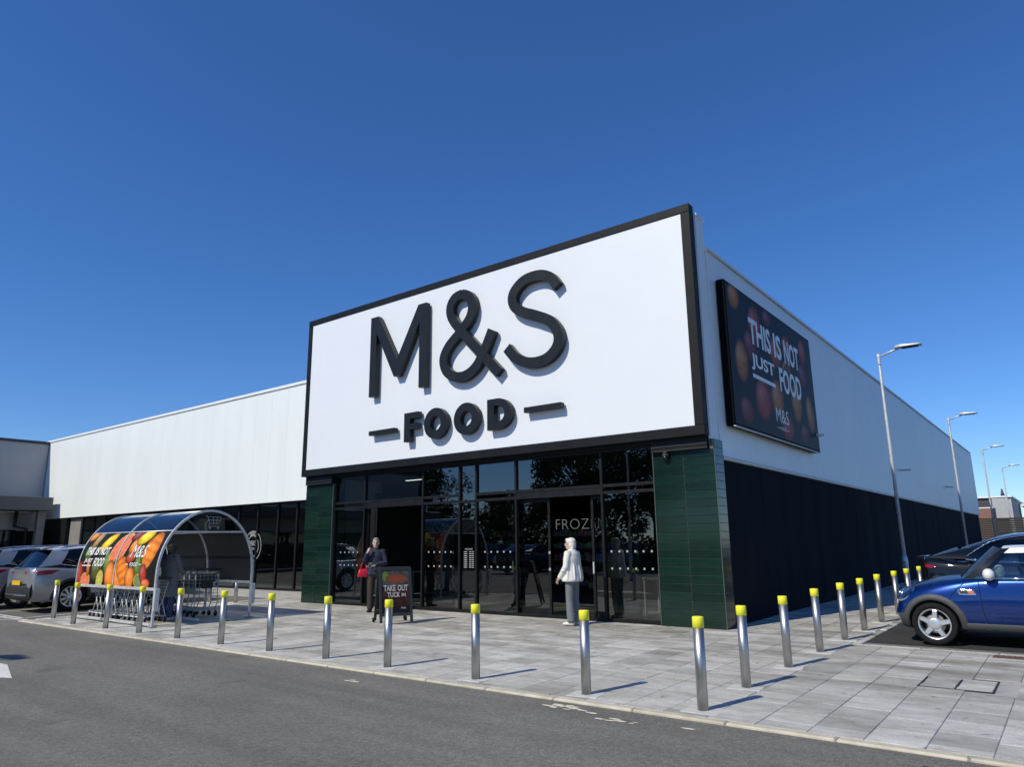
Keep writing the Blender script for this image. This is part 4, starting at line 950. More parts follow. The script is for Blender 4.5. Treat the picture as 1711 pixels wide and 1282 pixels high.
# ------------------------------------------------------------------ cars
def boolean_cut(me, cutters):
    ob = bpy.data.objects.new('tmp_body', me); COL.objects.link(ob); cs = []
    for cm in cutters:
        c_ = bpy.data.objects.new('tmp_cut', cm); COL.objects.link(c_); cs.append(c_)
        md = ob.modifiers.new('b', 'BOOLEAN'); md.operation = 'DIFFERENCE'; md.object = c_; md.solver = 'EXACT'; md.material_mode = 'TRANSFER'
    out = evaluated(ob)
    for c_ in cs: bpy.data.objects.remove(c_)
    bpy.data.objects.remove(ob); return out
def wheel_meshes(r, wd, rim_r, kind):
    """wheel centred at origin, axis y, outer face at -y"""
    ty = MB().lathe([(rim_r*.96, wd*.35), (r*.93, wd*.5), (r*.985, wd*.42), (r, wd*.2), (r, -wd*.2), (r*.985, -wd*.42), (r*.93, -wd*.5), (rim_r*1.0, -wd*.46), (rim_r*.97, -wd*.36)], n=40, axis='y', caps=False).mesh('tyre', 'rubber')
    rim = MB().lathe([(rim_r*.99, -wd*.45), (rim_r*.93, -wd*.44), (rim_r*.89, -wd*.30), (rim_r*.86, wd*.3)], n=40, axis='y', caps=False)
    sp = MB()
    if kind == 'star5':
        for k in range(5):
            a = math.pi/2+2*math.pi*k/5+.0; ca, sa = math.cos(a), math.sin(a)
            sec = []
            for rr, hw, yo in ((.05, .050, -.40), (.45*rim_r, .040, -.42), (.7*rim_r, .036, -.42), (.86*rim_r, .034, -.41), (.96*rim_r, .022, -.36)):
                c_ = Vector((ca*rr, yo*wd, sa*rr)); t_ = Vector((-sa, 0, ca))*hw
                sec.append([c_-t_+Vector((0, .03, 0)), c_-t_*.75-Vector((0, .006, 0)), c_+t_*.75-Vector((0, .006, 0)), c_+t_+Vector((0, .03, 0))])
            sp.rings(sec, smooth=False)
        sp.lathe([(.10*1.0, -wd*.2), (.095, -wd*.42), (.06, -wd*.47), (.01, -wd*.48)], n=24, axis='y')
    else:
        n = {'multi10': 10, 'twin5': 5}[kind]
        for k in range(n):
            for q in ((-.10, .10) if kind == 'twin5' else (0,)):
                a = 2*math.pi*k/n+q; ca, sa = math.cos(a), math.sin(a); sec = []
                for rr, hw, yo in ((.04, .02, -.34), (.5*rim_r, .018 if kind == 'twin5' else .026, -.38), (.95*rim_r, .022 if kind == 'twin5' else .042, -.40)):
                    c_ = Vector((ca*rr, yo*wd, sa*rr)); t_ = Vector((-sa, 0, ca))*hw
                    sec.append([c_-t_+Vector((0, .025, 0)), c_-t_*.8, c_+t_*.8, c_+t_+Vector((0, .025, 0))])
                sp.rings(sec, smooth=False)
        sp.lathe([(.075, -wd*.2), (.07, -wd*.36), (.01, -wd*.38)], n=20, axis='y')
    disc = MB().lathe([(rim_r*.62, .02), (rim_r*.62, -.005), (.02, -.008)], n=28, axis='y').mesh('brake_disc', 'galv_dark')
    return ty, rim, sp, disc
NOSE = -.128
class Car:
    """loft body. Local axes: +x forward (nose at x=0, tail at x=-L), y left, z up"""
    def __init__(s, C):
        s.C = C
    def section(s, x, n=5):
        zb, zm, zs, zt, zc, wb, wm, ws, wt = lin(x, s.C['body'])
        pts = [(0, zb), (wb*.8, zb), (wb, zb+.05), (wm, zm), (ws, zs), (wt, zt), (wt*.55, zc-(zc-zt)*.3), (0, zc)]
        out = []
        P_ = [Vector(p) for p in pts]
        for i in range(len(P_)-1):
            p0 = P_[max(0, i-1)]; p1, p2 = P_[i], P_[i+1]; p3 = P_[min(len(P_)-1, i+2)]
            if i == len(P_)-2: p3 = Vector((-p1.x, p1.y))
            for k in range(n):
                u = k/n; q = .5*((2*p1)+(p2-p0)*u+(2*p0-5*p1+4*p2-p3)*u*u+(3*p1-p0-3*p2+p3)*u**3)
                out.append((max(0, q.x), q.y))
        out.append(pts[-1]); return out
    def side_y(s, x, z):
        """half width of the body at height z"""
        sec = s.section(x); best = None
        st = [i for i in range(len(sec)) if sec[i][0] > .3]
        for i in range(len(sec)-1):
            (w0, z0), (w1, z1) = sec[i], sec[i+1]
            if (z0-z)*(z1-z) <= 0 and abs(z1-z0) > 1e-6 and max(w0, w1) > .35:
                w_ = w0+(w1-w0)*(z-z0)/(z1-z0); best = w_ if best is None else max(best, w_)
        return best if best is not None else max(w_ for w_, _ in sec)
    def patch(s, poly, off=.004, thick=.0, side=1):
        """small panel on the body side: poly of (x, z)"""
        mb = MB(); n = len(poly)
        dn = []
        for i in range(n):
            p_, q_ = Vector(poly[i]), Vector(poly[(i+1) % n]); m_ = max(2, int((q_-p_).length/.04)); dn += [p_.lerp(q_, k/m_) for k in range(m_)]
        ce = sum(dn, Vector((0, 0)))/len(dn); rg = []
        for f_, o_ in ((1.0, -thick-.01), (1.0, off), (.75, off), (.5, off), (.25, off), (.02, off)):
            rg.append([(lambda w: (w.x, side*(s.side_y(w.x, w.y)+o_), w.y))(ce.lerp(w0, f_)) for w0 in dn])
        return mb.rings(rg)
        a = [(x, side*(s.side_y(x, z)+off), z) for x, z in poly]
        if thick:
            b_ = [(x, side*(s.side_y(x, z)+off-thick), z) for x, z in poly]
            mb.add(a+b_, [list(range(n)), list(range(2*n-1, n-1, -1))]+[(i, i+n, (i+1) % n+n, (i+1) % n) for i in range(n)])
        else: mb.add(a, [list(range(n))])
        return mb
    def ribbon(s, pts, wd, off=.003, side=1, vertical=False):
        """thin strip along pts (x,z) on the side"""
        mb = MB(); L_ = []; R_ = []; P_ = cat(pts, 6); N = len(P_)
        for i in range(N):
            a = P_[max(0, i-1)]; c_ = P_[min(N-1, i+1)]; d = (c_-a).normalized(); nn = Vector((-d.y, d.x))*wd/2
            for l, q in ((L_, P_[i]+nn), (R_, P_[i]-nn)): l.append((q.x, side*(s.side_y(q.x, q.y)+off), q.y))
        return mb.grid([L_, R_])
    def build(s, name, label, group=None):
        C = s.C; t_ = thing(name, label, 'car', (0, 0, 0), 0, group); L = C['L']
        n0 = C.get('nose', 0); xs = [n0-i*(L+n0)/64 for i in range(65)]
        secs = [s.section(x) for x in xs]
        rings = []
        for x, sc_ in zip(xs, secs):
            r_ = [(x, w_, z) for w_, z in sc_]+[(x, -w_, z) for w_, z in sc_[-2:0:-1]]
            rings.append(r_)
        body = MB().rings(rings).mesh('body', C['paint'])
        cuts = []; wr = C['wheel_r']; ar = C.get('arch_r', wr+.06)
        for wx in C['wheels']:
            for sd in (-1, 1):
                y0, y1 = sorted((sd*(C['half']-.26), sd*(C['half']+.2)))
                cuts.append(MB().lathe([(ar, y0), (ar, y1)], (wx, 0, wr), 40, 'y').mesh('cut', 'black_plastic'))
        me = boolean_cut(body, cuts); me.name = 'body'
        for p in me.polygons: p.use_smooth = True
        bo_ = link('body', me, t_); s.bo = bo_; s.t = t_
        md = bo_.modifiers.new('edges', 'EDGE_SPLIT'); md.split_angle = R(38)
        # wheels
        ty, rim, sp, disc = wheel_meshes(wr, C.get('tyre_w', .2), C['rim_r'], C['spokes'])
        rim = rim.mesh('rim', C.get('rim_mat', 'alloy')); spm = sp.mesh('spokes', C.get('spoke_mat', 'alloy'))
        for wx in C['wheels']:
            for sd in (-1, 1):
                wy = sd*(C['half']-.5*C.get('tyre_w', .2)-C.get('wheel_in', .02))
                w_ = link('wheel', ty, t_, (wx, wy, wr), (0, random.uniform(0, 6) if sd > 0 and wx < -1 else C.get('spin', .3), math.pi if sd > 0 else 0))
                link('rim', rim, w_); link('spokes', spm, w_); link('brake_disc', disc, w_)
        # greenhouse: ribs (xb, zb, wb, xr, zr, wr, kind of the area behind the rib)
        ribs = C['ribs']; NP = 6
        def rib(i, sd):
            xb, zb, wb, xr, zr, wr_ = ribs[i][:6]; o = []
            for k in range(NP+1):
                u = k/NP; bl = .035*math.sin(math.pi*u); o.append((xb+(xr-xb)*u, sd*(wb+(wr_-wb)*u+bl), zb+(zr-zb)*u))
            return o
        for sd in (1, -1):
            for i in range(len(ribs)-1):
                a, b_ = rib(i, sd), rib(i+1, sd); kd = ribs[i][6]
                if kd == 'window':
                    part('window', MB().grid([[Vector(q)-Vector((0, sd*.008, 0)) for q in a[:NP]], [Vector(q)-Vector((0, sd*.008, 0)) for q in b_[:NP]]]), C['glass'], t_)
                    part('roof_rail', MB().grid([a[NP-1:], b_[NP-1:]]), C.get('rail', C['roof']), t_)
                    part('window_trim', MB().tube([Vector(a[0])+Vector((0, sd*.004, .006)), Vector(b_[0])+Vector((0, sd*.004, .006))], .010, 6), C.get('trim', 'chrome'), t_)
                else: part('pillar', MB().grid([a, b_]), C['pillar'] if kd == 'pillar' else C['paint'], t_)
        # roof
        cr = C.get('crown', .04); rows = []
        for i in range(len(ribs)):
            xb, zb, wb, xr, zr, wr_ = ribs[i][:6]; rows.append((xr, zr, wr_))
        dense = []
        for i in range(len(rows)-1):
            for k in range(6):
                u = k/6; dense.append(tuple(a+(b_-a)*u for a, b_ in zip(rows[i], rows[i+1])))
        dense.append(rows[-1])
        tab = [(-r_[0], r_[1], r_[2]) for r_ in rows]
        g = []
        for (xr, zr, wr_) in dense:
            g.append([(xr, wr_*v_/8, zr+cr*(1-(v_/8)**2)**.8 if abs(v_) < 8 else zr) for v_ in range(-8, 9)])
        part('roof', MB().grid(g), C['roof'], t_)
        # screens
        for nm, i, bl in (('windscreen', 0, C.get('ws_bulge', .12)), ('rear_window', -1, -C.get('rw_bulge', .08))):
            a, b_ = rib(i, 1), rib(i, -1); g = []
            for k in range(NP+1):
                row = []
                for j in range(13):
                    u = j/12; p = Vector(a[k]).lerp(Vector(b_[k]), u); q = 1-(2*u-1)**2; p.x += bl*q; p.z += cr*q*(k/NP) if nm == 'windscreen' else cr*q*(k/NP); row.append(p)
                g.append(row)
            part(nm, MB().grid(g), C['glass'], t_)
        # inside
        zf = C['seat_z']; i0 = ribs[0][0]
        part('dashboard', MB().cbox(i0-.55, i0-.02, -C['half']+.2, C['half']-.2, ribs[0][1]-.25, ribs[0][1]-.02, .06), 'black_plastic', t_)
        for sx_ in C['seats']:
            for sd in (-1, 1):
                st_ = part('seat', MB().cbox(sx_-.25, sx_+.25, sd*.36-.22, sd*.36+.22, zf-.12, zf+.03, .05).cbox(sx_-.42, sx_-.28, sd*.36-.22, sd*.36+.22, zf, zf+.56, .05), 'canopy_grey', t_)
                part('headrest', MB().cbox(sx_-.42, sx_-.33, sd*.36-.12, sd*.36+.12, zf+.58, zf+.76, .035), 'canopy_grey', st_)
        s.steer = part('steering_wheel', MB().tube([(i0-.66+.05*math.sin(q*math.pi/10), -.36+.18*math.cos(q*math.pi/10), ribs[0][1]-.02+.16*math.sin(q*math.pi/10)) for q in range(20)], .016, 6, closed=True), 'black_plastic', t_)
        return t_
    def arch_trim(s, w=.07, off=.016, mat='grey_plastic', a0=-8, a1=188):
        C = s.C; ar = C.get('arch_r', C['wheel_r']+.06)
        for wx in C['wheels']:
            for sd in (-1, 1):
                inner, mid, outer, lip = [], [], [], []
                for k in range(33):
                    a = R(a0+(a1-a0)*k/32); 
                    def pt(r_, o_): 
                        x, z = wx+r_*math.cos(a), C['wheel_r']+r_*math.sin(a); z = max(z, .14); return (x, sd*(s.side_y(max(-C['L']+.02, min(C.get('nose', 0)-.02, x)), z)+o_), z)
                    lip.append(pt(ar-.005, -.06)); inner.append(pt(ar-.008, off)); mid.append(pt(ar+w*.6, off)); outer.append(pt(ar+w, .0))
                part('arch_trim', MB().grid([lip, inner, mid, outer]), mat, s.t, fix=False)
    def sill(s, x0, x1, z0, z1, mat='grey_plastic', off=.012):
        for sd in (-1, 1):
            n = 12; g = [[(x0+(x1-x0)*k/n, sd*(s.side_y(x0+(x1-x0)*k/n, z)+o_), z) for k in range(n+1)] for z, o_ in ((z0, -.03), (z0+.02, off), (z1-.015, off), (z1, 0))]
            part('sill_trim', MB().grid(g), mat, s.t, fix=False)
    def mirror(s, x, z, wy, mat):
        for sd in (-1, 1):
            m_ = part('mirror', MB().ball((x, sd*(wy+.09), z), (.075, .105, .085), 10), mat, s.t); part('mirror_foot', MB().tube([(x+.02, sd*(wy-.06), z-.1), (x, sd*(wy+.05), z-.05)], .025, 8), 'black_plastic', m_)

# --- small blue car with a white roof, on the right
mini = Car(dict(nose=NOSE, L=3.63, half=.845, paint='paint_blue', roof='paint_white', pillar='paint_black', rail='paint_white', glass='car_glass', wheel_r=.298, rim_r=.215, spokes='star5', tyre_w=.19, wheels=(-.66, -3.13), arch_r=.345, spin=.1, wheel_in=.005, seat_z=.45, seats=(-1.95, -2.75), crown=.035, ws_bulge=.14,
    #        x     zb   zm   zs   zt    zc    wb   wm   ws   wt
    body=[(-3.63, 0.34, 0.5, 0.78, 0.9, 0.93, 0.62, 0.7, 0.7, 0.6), (-3.56, 0.24, 0.5, 0.82, 0.93, 0.95, 0.68, 0.77, 0.75, 0.66), (-3.2, 0.2, 0.5, 0.86, 0.95, 0.97, 0.74, 0.835, 0.815, 0.74), (-2.4, 0.19, 0.5, 0.86, 0.96, 0.98, 0.76, 0.845, 0.825, 0.75), (-1.5, 0.19, 0.5, 0.85, 0.955, 0.98, 0.76, 0.845, 0.825, 0.74), (-1.15, 0.19, 0.5, 0.83, 0.94, 0.99, 0.76, 0.843, 0.82, 0.72), (-0.8, 0.2, 0.5, 0.79, 0.9, 0.96, 0.75, 0.84, 0.81, 0.68), (-0.548, 0.2, 0.48, 0.74, 0.85, 0.905, 0.73, 0.82, 0.785, 0.62), (-0.363, 0.2, 0.45, 0.68, 0.79, 0.835, 0.7, 0.78, 0.74, 0.56), (-0.229, 0.21, 0.42, 0.62, 0.71, 0.75, 0.62, 0.71, 0.67, 0.5), (-0.153, 0.24, 0.4, 0.54, 0.61, 0.635, 0.52, 0.62, 0.58, 0.42), (-0.128, 0.3, 0.4, 0.48, 0.52, 0.54, 0.44, 0.54, 0.5, 0.36)],
    ribs=[(-1.10, .945, .775, -1.60, 1.365, .60, 'pillar'), (-1.24, .95, .785, -1.70, 1.372, .605, 'window'), (-2.28, .955, .79, -2.22, 1.385, .625, 'pillar'), (-2.36, .955, .79, -2.30, 1.385, .625, 'window'), (-3.02, .955, .78, -2.85, 1.372, .615, 'pillar'), (-3.42, .95, .74, -3.2, 1.33, .585, 'pillar')]))
tm_ = mini.build('small_car', 'blue compact car with white roof and silver star wheels parked at the right', None)
mini.arch_trim(.075, .018); mini.sill(-1.05, -2.74, .20, .33)
for sd in (1, -1):
    part('door_seam', mini.ribbon([(-1.27, .93), (-1.28, .8), (-1.285, .6), (-1.30, .45), (-1.34, .33)], .009, .004, sd), 'rubber', tm_)
    part('bonnet_seam', mini.ribbon([(-1.12, .905), (-1.0, .80), (-.93, .72), (-.90, .68)], .009, .004, sd), 'rubber', tm_)
    part('waist_trim', mini.ribbon([(-1.12-k*.2, .945-.0*k) for k in range(11)], .02, .006, sd), 'chrome', tm_)
    sg_ = part('side_grille', mini.patch([(-.99, .80), (-1.21, .80), (-1.235, .72), (-1.02, .72)], .007, .006, sd), 'chrome', tm_)
    part('grille_inset', mini.patch([(-1.03, .785), (-1.17, .785), (-1.18, .737), (-1.04, .737)], .009, .003, sd), 'black_plastic', sg_); part('side_repeater', mini.patch([(-1.13, .782), (-1.2, .782), (-1.21, .74), (-1.135, .74)], .012, .004, sd), 'amber', sg_)
    part('door_handle', MB().cbox(-2.3, -2.16, sd*.838-.02, sd*.838+.02, .80, .835, .01), 'chrome', tm_)
    # headlight: an oval leaning back on the wing
    ax1 = Vector((-.06, sd*.062, -.035)); ax2 = Vector((-.095, -sd*.02, .085)); nn = ax1.cross(ax2)*sd; nn = nn.normalized(); nn = nn if nn.x > 0 else -nn
    c0 = Vector((-.305, sd*.66, .715)); hl = [[c0+ax1*rr*math.cos(a)+ax2*rr*math.sin(a)+nn*oo for a in [2*math.pi*k/24 for k in range(24)]] for rr, oo in ((1.15, -.03), (1.08, .012), (.95, .014), (.9, .004), (.4, -.012), (.05, -.015))]
    h_ = part('headlight', MB().rings(hl, caps=False), 'chrome', tm_)
    part('headlight_lens', MB().rings([[c0+ax1*rr*math.cos(a)+ax2*rr*math.sin(a)+nn*oo for a in [2*math.pi*k/24 for k in range(24)]] for rr, oo in ((.95, .015), (.6, .03), (.3, .036), (.03, .038))]), 'lens_clear', h_)
    part('bumper_trim', mini.patch([(-.20, .42), (-.20, .24), (-.33, .22), (-.335, .42)], .008, .01, sd), 'grey_plastic', tm_)
part('bonnet_scoop', MB().cbox(-.72, -.62, -.2, .2, .915, .945, .012), 'black_plastic', tm_)
part('bumper', MB().rings([[(x, w_, z) for w_, z in ((-.66+k*.0, .0),)] for x, k, z in ()] or [[(-.06+NOSE+.02*math.sin(q), y_, .22+.30*(q/3.14)) for q in (0, .8, 1.6, 2.4, 3.14)] for y_ in (-.5, -.25, 0, .25, .5)], caps=False), 'black_plastic', tm_)
part('grille', MB().cbox(-.04+NOSE, .012+NOSE, -.36, .36, .36, .46, .01), 'black_plastic', tm_); part('grille_bar', MB().tube([(.02+NOSE, -.34, .43), (.03+NOSE, 0, .43), (.02+NOSE, .34, .43)], .012, 6), 'chrome', tm_)
part('number_plate', MB().cbox(.012+NOSE, .026+NOSE, -.26, .26, .48, .59, .004), 'paint_white', tm_)
for sd in (-1, 1): part('wiper', MB().tube([(-1.06, sd*.1, 1.0), (-1.13, sd*.1+.45, 1.03)], .01, 5), 'black_plastic', tm_)
mini.mirror(-1.42, 1.01, .80, 'paint_white')
tm_.location = (2.585, .935, gz(.6)-.018); tm_.rotation_euler = (0, 0, math.pi)

# --- black fastback behind it (tail towards the wall)
tesla = Car(dict(L=4.75, half=.92, paint='paint_black', roof='car_glass_dark', rail='paint_black', pillar='paint_black', glass='car_glass_dark', wheel_r=.345, rim_r=.25, spokes='twin5', spoke_mat='alloy_dark', rim_mat='alloy_dark', wheels=(-.88, -3.77), arch_r=.385, seat_z=.62, seats=(-2.1, -3.0), crown=.05, ws_bulge=.2, rw_bulge=.1,
    body=[(-4.75, .42, .62, .92, 1.08, 1.10, .66, .76, .76, .70), (-4.68, .32, .62, .98, 1.14, 1.16, .74, .85, .83, .74), (-4.4, .24, .60, .98, 1.10, 1.13, .80, .91, .88, .78), (-3.8, .2, .58, .95, 1.06, 1.10, .82, .92, .90, .80), (-2.4, .18, .56, .92, 1.02, 1.06, .83, .92, .90, .80), (-1.5, .18, .56, .90, 1.0, 1.05, .83, .92, .89, .78),
          (-.9, .18, .55, .82, .93, 1.0, .82, .91, .87, .72), (-.4, .19, .5, .72, .82, .88, .76, .86, .80, .62), (-.1, .22, .45, .60, .68, .73, .64, .74, .68, .50), (0, .3, .42, .5, .56, .6, .5, .6, .56, .4)],
    ribs=[(-1.15, 1.0, .82, -2.1, 1.50, .62, 'pillar'), (-1.35, 1.02, .83, -2.2, 1.53, .63, 'window'), (-2.7, 1.05, .84, -2.65, 1.565, .65, 'pillar'), (-2.78, 1.05, .84, -2.73, 1.565, .65, 'window'), (-3.72, 1.10, .83, -3.3, 1.52, .645, 'window'), (-4.0, 1.13, .82, -3.55, 1.47, .635, 'paint'), (-4.66, 1.15, .74, -4.1, 1.29, .60, 'paint')]))
tt_ = tesla.build('black_car', 'black fastback car parked behind the blue one, tail to the wall', None)
part('tail_spoiler', MB().rings([[(-4.66, y_, 1.165+q*.012-.02*(abs(y_)/.75)**2), (-4.80, y_, 1.185+q*.012-.02*(abs(y_)/.75)**2), (-4.80, y_, 1.165-.02*(abs(y_)/.75)**2), (-4.66, y_, 1.14-.02*(abs(y_)/.75)**2)] for q, y_ in ((0, -.74), (1, -.4), (1, 0), (1, .4), (0, .74))]), 'paint_black', tt_)
for sd in (1, -1):
    part('tail_light', tesla.patch([(-4.66, 1.05), (-4.52, 1.02), (-4.46, .985), (-4.58, .97), (-4.67, .99)], .008, .01, sd), 'tail_red', tt_)
    part('door_seam', tesla.ribbon([(-3.62, 1.04), (-3.58, .8), (-3.4, .5), (-3.3, .3)], .009, .004, sd), 'rubber', tt_); part('door_seam', tesla.ribbon([(-2.74, 1.02), (-2.76, .7), (-2.74, .3)], .009, .004, sd), 'rubber', tt_)
    part('window_line', MB().tube(cat([(-4.02, sd*.845, 1.13), (-3.75, sd*.86, 1.09), (-3.2, sd*.87, 1.07), (-2.2, sd*.87, 1.045), (-1.4, sd*.86, 1.015)], 6), .009, 6), 'chrome', tt_)
    part('roof_line', MB().tube(cat([(-4.02, sd*.83, 1.16), (-3.6, sd*.715, 1.43), (-3.1, sd*.675, 1.53), (-2.6, sd*.67, 1.55), (-2.1, sd*.66, 1.50)], 6), .007, 6), 'chrome', tt_)
tesla.mirror(-1.75, 1.1, .86, 'paint_black')
tt_.location = (2.66+4.78-4.75-.0, 3.83, gz(3.0)-.018); tt_.rotation_euler = (0, 0, 0); tt_.location.x = 2.66+4.79

# --- silver sport utility car at the left, seen from behind
SUVB = [(-4.48, .42, .62, .92, 1.04, 1.06, .62, .74, .76, .68), (-4.42, .30, .62, .98, 1.08, 1.10, .74, .86, .84, .74), (-4.1, .24, .62, .98, 1.08, 1.11, .80, .92, .89, .80), (-3.4, .22, .60, .97, 1.06, 1.10, .82, .925, .90, .81), (-2.2, .22, .60, .95, 1.04, 1.08, .82, .92, .90, .81), (-1.4, .22, .6, .94, 1.03, 1.08, .82, .92, .89, .79),
        (-.9, .23, .6, .88, .99, 1.05, .81, .91, .87, .75), (-.4, .24, .56, .82, .93, .98, .76, .88, .83, .68), (-.1, .27, .5, .72, .82, .86, .66, .78, .73, .56), (0, .34, .48, .62, .7, .74, .54, .66, .62, .46)]
suv = Car(dict(L=4.48, half=.925, paint='paint_silver', roof='paint_silver', rail='paint_black', pillar='paint_black', glass='car_glass_dark', wheel_r=.355, rim_r=.255, spokes='multi10', tyre_w=.22, wheels=(-.88, -3.55), arch_r=.405, seat_z=.72, seats=(-2.0, -2.85), crown=.05, ws_bulge=.16, rw_bulge=.10, body=SUVB,
    ribs=[(-1.15, 1.03, .82, -1.85, 1.52, .62, 'pillar'), (-1.32, 1.04, .83, -1.95, 1.54, .63, 'window'), (-2.45, 1.06, .84, -2.42, 1.575, .65, 'pillar'), (-2.53, 1.06, .84, -2.5, 1.575, .65, 'window'), (-3.35, 1.09, .83, -3.2, 1.56, .645, 'pillar'), (-3.42, 1.09, .83, -3.27, 1.56, .645, 'window'), (-3.85, 1.16, .82, -3.62, 1.53, .635, 'paint'), (-4.34, 1.09, .76, -4.02, 1.49, .61, 'paint')]))
tv_ = suv.build('silver_suv', 'silver sport utility car with black lower trim parked left of the trolley shelter', None)
def suv_details(s, t_, plate=True):
    s.arch_trim(.06, .014, 'black_plastic'); s.sill(-1.35, -3.08, .22, .42, 'black_plastic')
    part('roof_spoiler', MB().cbox(-4.18, -3.98, -.56, .56, 1.505, 1.535, .01), 'paint_black', t_)
    lb = part('rear_bumper', MB().rings([[(-4.50+.05*(abs(y_)/.8)**2*1.0-.03*math.sin(math.pi*q/4), y_, .30+q*.10) for q in range(5)] for y_ in (-.82, -.6, -.3, 0, .3, .6, .82)], caps=False), 'black_plastic', t_)
    part('bumper_strip', MB().rings([[(-4.545+.05*(abs(y_)/.8)**2, y_, .40), (-4.56+.05*(abs(y_)/.8)**2, y_, .43), (-4.545+.05*(abs(y_)/.8)**2, y_, .46)] for y_ in (-.72, -.4, 0, .4, .72)], caps=False), 'chrome', lb)
    part('number_plate', MB().cbox(-4.53, -4.512, -.26, .26, .66, .77, .003), 'plate_yellow', t_)
    part('tailgate_line', MB().tube([(-4.46, -.7, .70), (-4.51, -.35, .68), (-4.52, 0, .68), (-4.51, .35, .68), (-4.46, .7, .70)], .008, 5), 'rubber', t_)
    part('tailgate_lip', MB().tube([(-4.42, -.72, 1.07), (-4.48, -.35, 1.07), (-4.49, 0, 1.07), (-4.48, .35, 1.07), (-4.42, .72, 1.07)], .016, 6), 'chrome', t_)
    for sd in (1, -1):
        part('tail_light', s.patch([(-4.40, 1.01), (-4.12, 1.03), (-3.86, 1.03), (-4.05, .93), (-4.38, .90)], .008, .01, sd), 'tail_red', t_)
        part('tail_light', MB().add([(-4.44, sd*.74, 1.0), (-4.49, sd*.42, 1.0), (-4.49, sd*.42, .94), (-4.44, sd*.76, .90)], [(0, 1, 2, 3)]), 'tail_red', t_)
        part('roof_bar', MB().tube(cat([(-1.95, sd*.63, 1.57), (-2.4, sd*.65, 1.64), (-3.2, sd*.645, 1.635), (-3.85, sd*.62, 1.56)], 5), .016, 6), 'chrome', t_)
        part('door_seam', s.ribbon([(-3.32, 1.03), (-3.28, .8), (-3.12, .55), (-3.08, .42)], .01, .004, sd), 'rubber', t_); part('door_seam', s.ribbon([(-2.46, 1.03), (-2.48, .7), (-2.45, .42)], .01, .004, sd), 'rubber', t_)
        part('door_handle', MB().cbox(-3.2, -3.02, sd*.905-.02, sd*.905+.02, .93, .965, .01), 'chrome', t_)
    s.mirror(-1.55, 1.12, .87, s.C['paint'])
suv_details(suv, tv_)
tv_.location = (-16.45, -5.15+4.5, gz(-2)-.022); tv_.rotation_euler = (0, 0, R(90))
# --- second one beyond it
suv2 = Car(dict(suv.C, paint='paint_grey', roof='paint_grey', spokes='twin5', spoke_mat='alloy', rim_mat='alloy_dark'))
tg_ = suv2.build('grey_suv', 'blue grey sport utility car cut by the left edge of the picture', None)
suv_details(suv2, tg_)
tg_.location = (-18.9, -5.5+4.5, gz(-2)-.022); tg_.rotation_euler = (0, 0, R(90))
# cars farther out in the car park, only mirrored in the glass
def recolour(root, a, b_):
    for o in [root]+list(root.children_recursive):
        if o.type == 'MESH':
            for sl_ in o.material_slots:
                if sl_.material and sl_.material.name == a: sl_.link = 'OBJECT'; sl_.material = MATS[b_]
for k, (x, y, rz, src, col, s_) in enumerate([(-23.5, -23.0, 90, tv_, 'paint_white', 'white car across the car park mirrored in the middle window'), (-26.2, -23.2, 90, tt_, 'paint_black', 'black car across the car park mirrored beside the white one'), (-29, -23.0, -90, tv_, 'paint_red', 'red car across the car park mirrored in the entrance glass'),
        (-33.5, -23.3, 90, tv_, 'paint_silver', 'silver car across the car park mirrored at the left window'), (-37, -23.1, 90, tt_, 'paint_darkblue', 'dark blue car across the car park mirrored at the left window'), (-19.5, -23.2, -90, tt_, 'paint_darkblue', 'dark blue car across the car park mirrored right of the doors'), (-16.5, -23.0, 90, tv_, 'paint_grey', 'grey car across the car park mirrored right of the doors')]):
    c_ = copy_tree(src, None, s_, 'cars across the car park', (x, y, -.024), R(rz)); 
    recolour(c_, 'paint_silver' if src is tv_ else 'paint_black', col)

# tan bundles showing above the silver car, in front of the far glazing
for k, (x, y, sx_, s_) in enumerate([(-28.6, .1, 1.0, 'lower tan sack pile showing above the silver car roof, left part'), (-27.3, .0, 1.0, 'upper tan sack pile showing above the silver car roof, right part')]):
    t_ = thing('sack_pile', s_, 'sack', (x, y, gz(y)-.04), R(12*k), 'tan sacks by the far shop front')
    part('pallet', MB().box(-.7, .7, -.5, .5, .0, .14), 'slat_wood', t_)
    for j in range(8):
        part('sack', MB().ball((random.uniform(-.08, .08)+(.36 if j % 2 else -.36)*0, random.uniform(-.05, .05), .22+j*(.162+.014*k)), (.68*sx_, .46, .12), 8), 'tan_sack', t_)

# ------------------------------------------------------------------ people
def remeshed(name, lofts, voxel, mat, parent, smooth=6, balls=()):
    mb = MB()
    for pts, rad, *o_ in lofts: mb.tube(pts, rad, 14)
    for c_, r_ in balls: mb.ball(c_, r_, 10)
    me = mb.mesh(name, mat); ob = bpy.data.objects.new('tmp', me); COL.objects.link(ob)
    md = ob.modifiers.new('r', 'REMESH'); md.mode = 'VOXEL'; md.voxel_size = voxel
    if smooth: ms = ob.modifiers.new('s', 'SMOOTH'); ms.iterations = smooth; ms.factor = .5
    out = evaluated(ob); bpy.data.objects.remove(ob)
    out.materials.clear(); out.materials.append(MATS[mat])
    for p in out.polygons: p.use_smooth = True
    return link(name, out, parent)
def stack(rows):
    """horizontal elliptical sections: (z, cx, cy, rx, ry)"""
    mb = MB(); rings = [[(cx+rx*math.cos(2*math.pi*k/20), cy+ry*math.sin(2*math.pi*k/20), z) for k in range(20)] for z, cx, cy, rx, ry in rows]
    return mb.rings(rings)
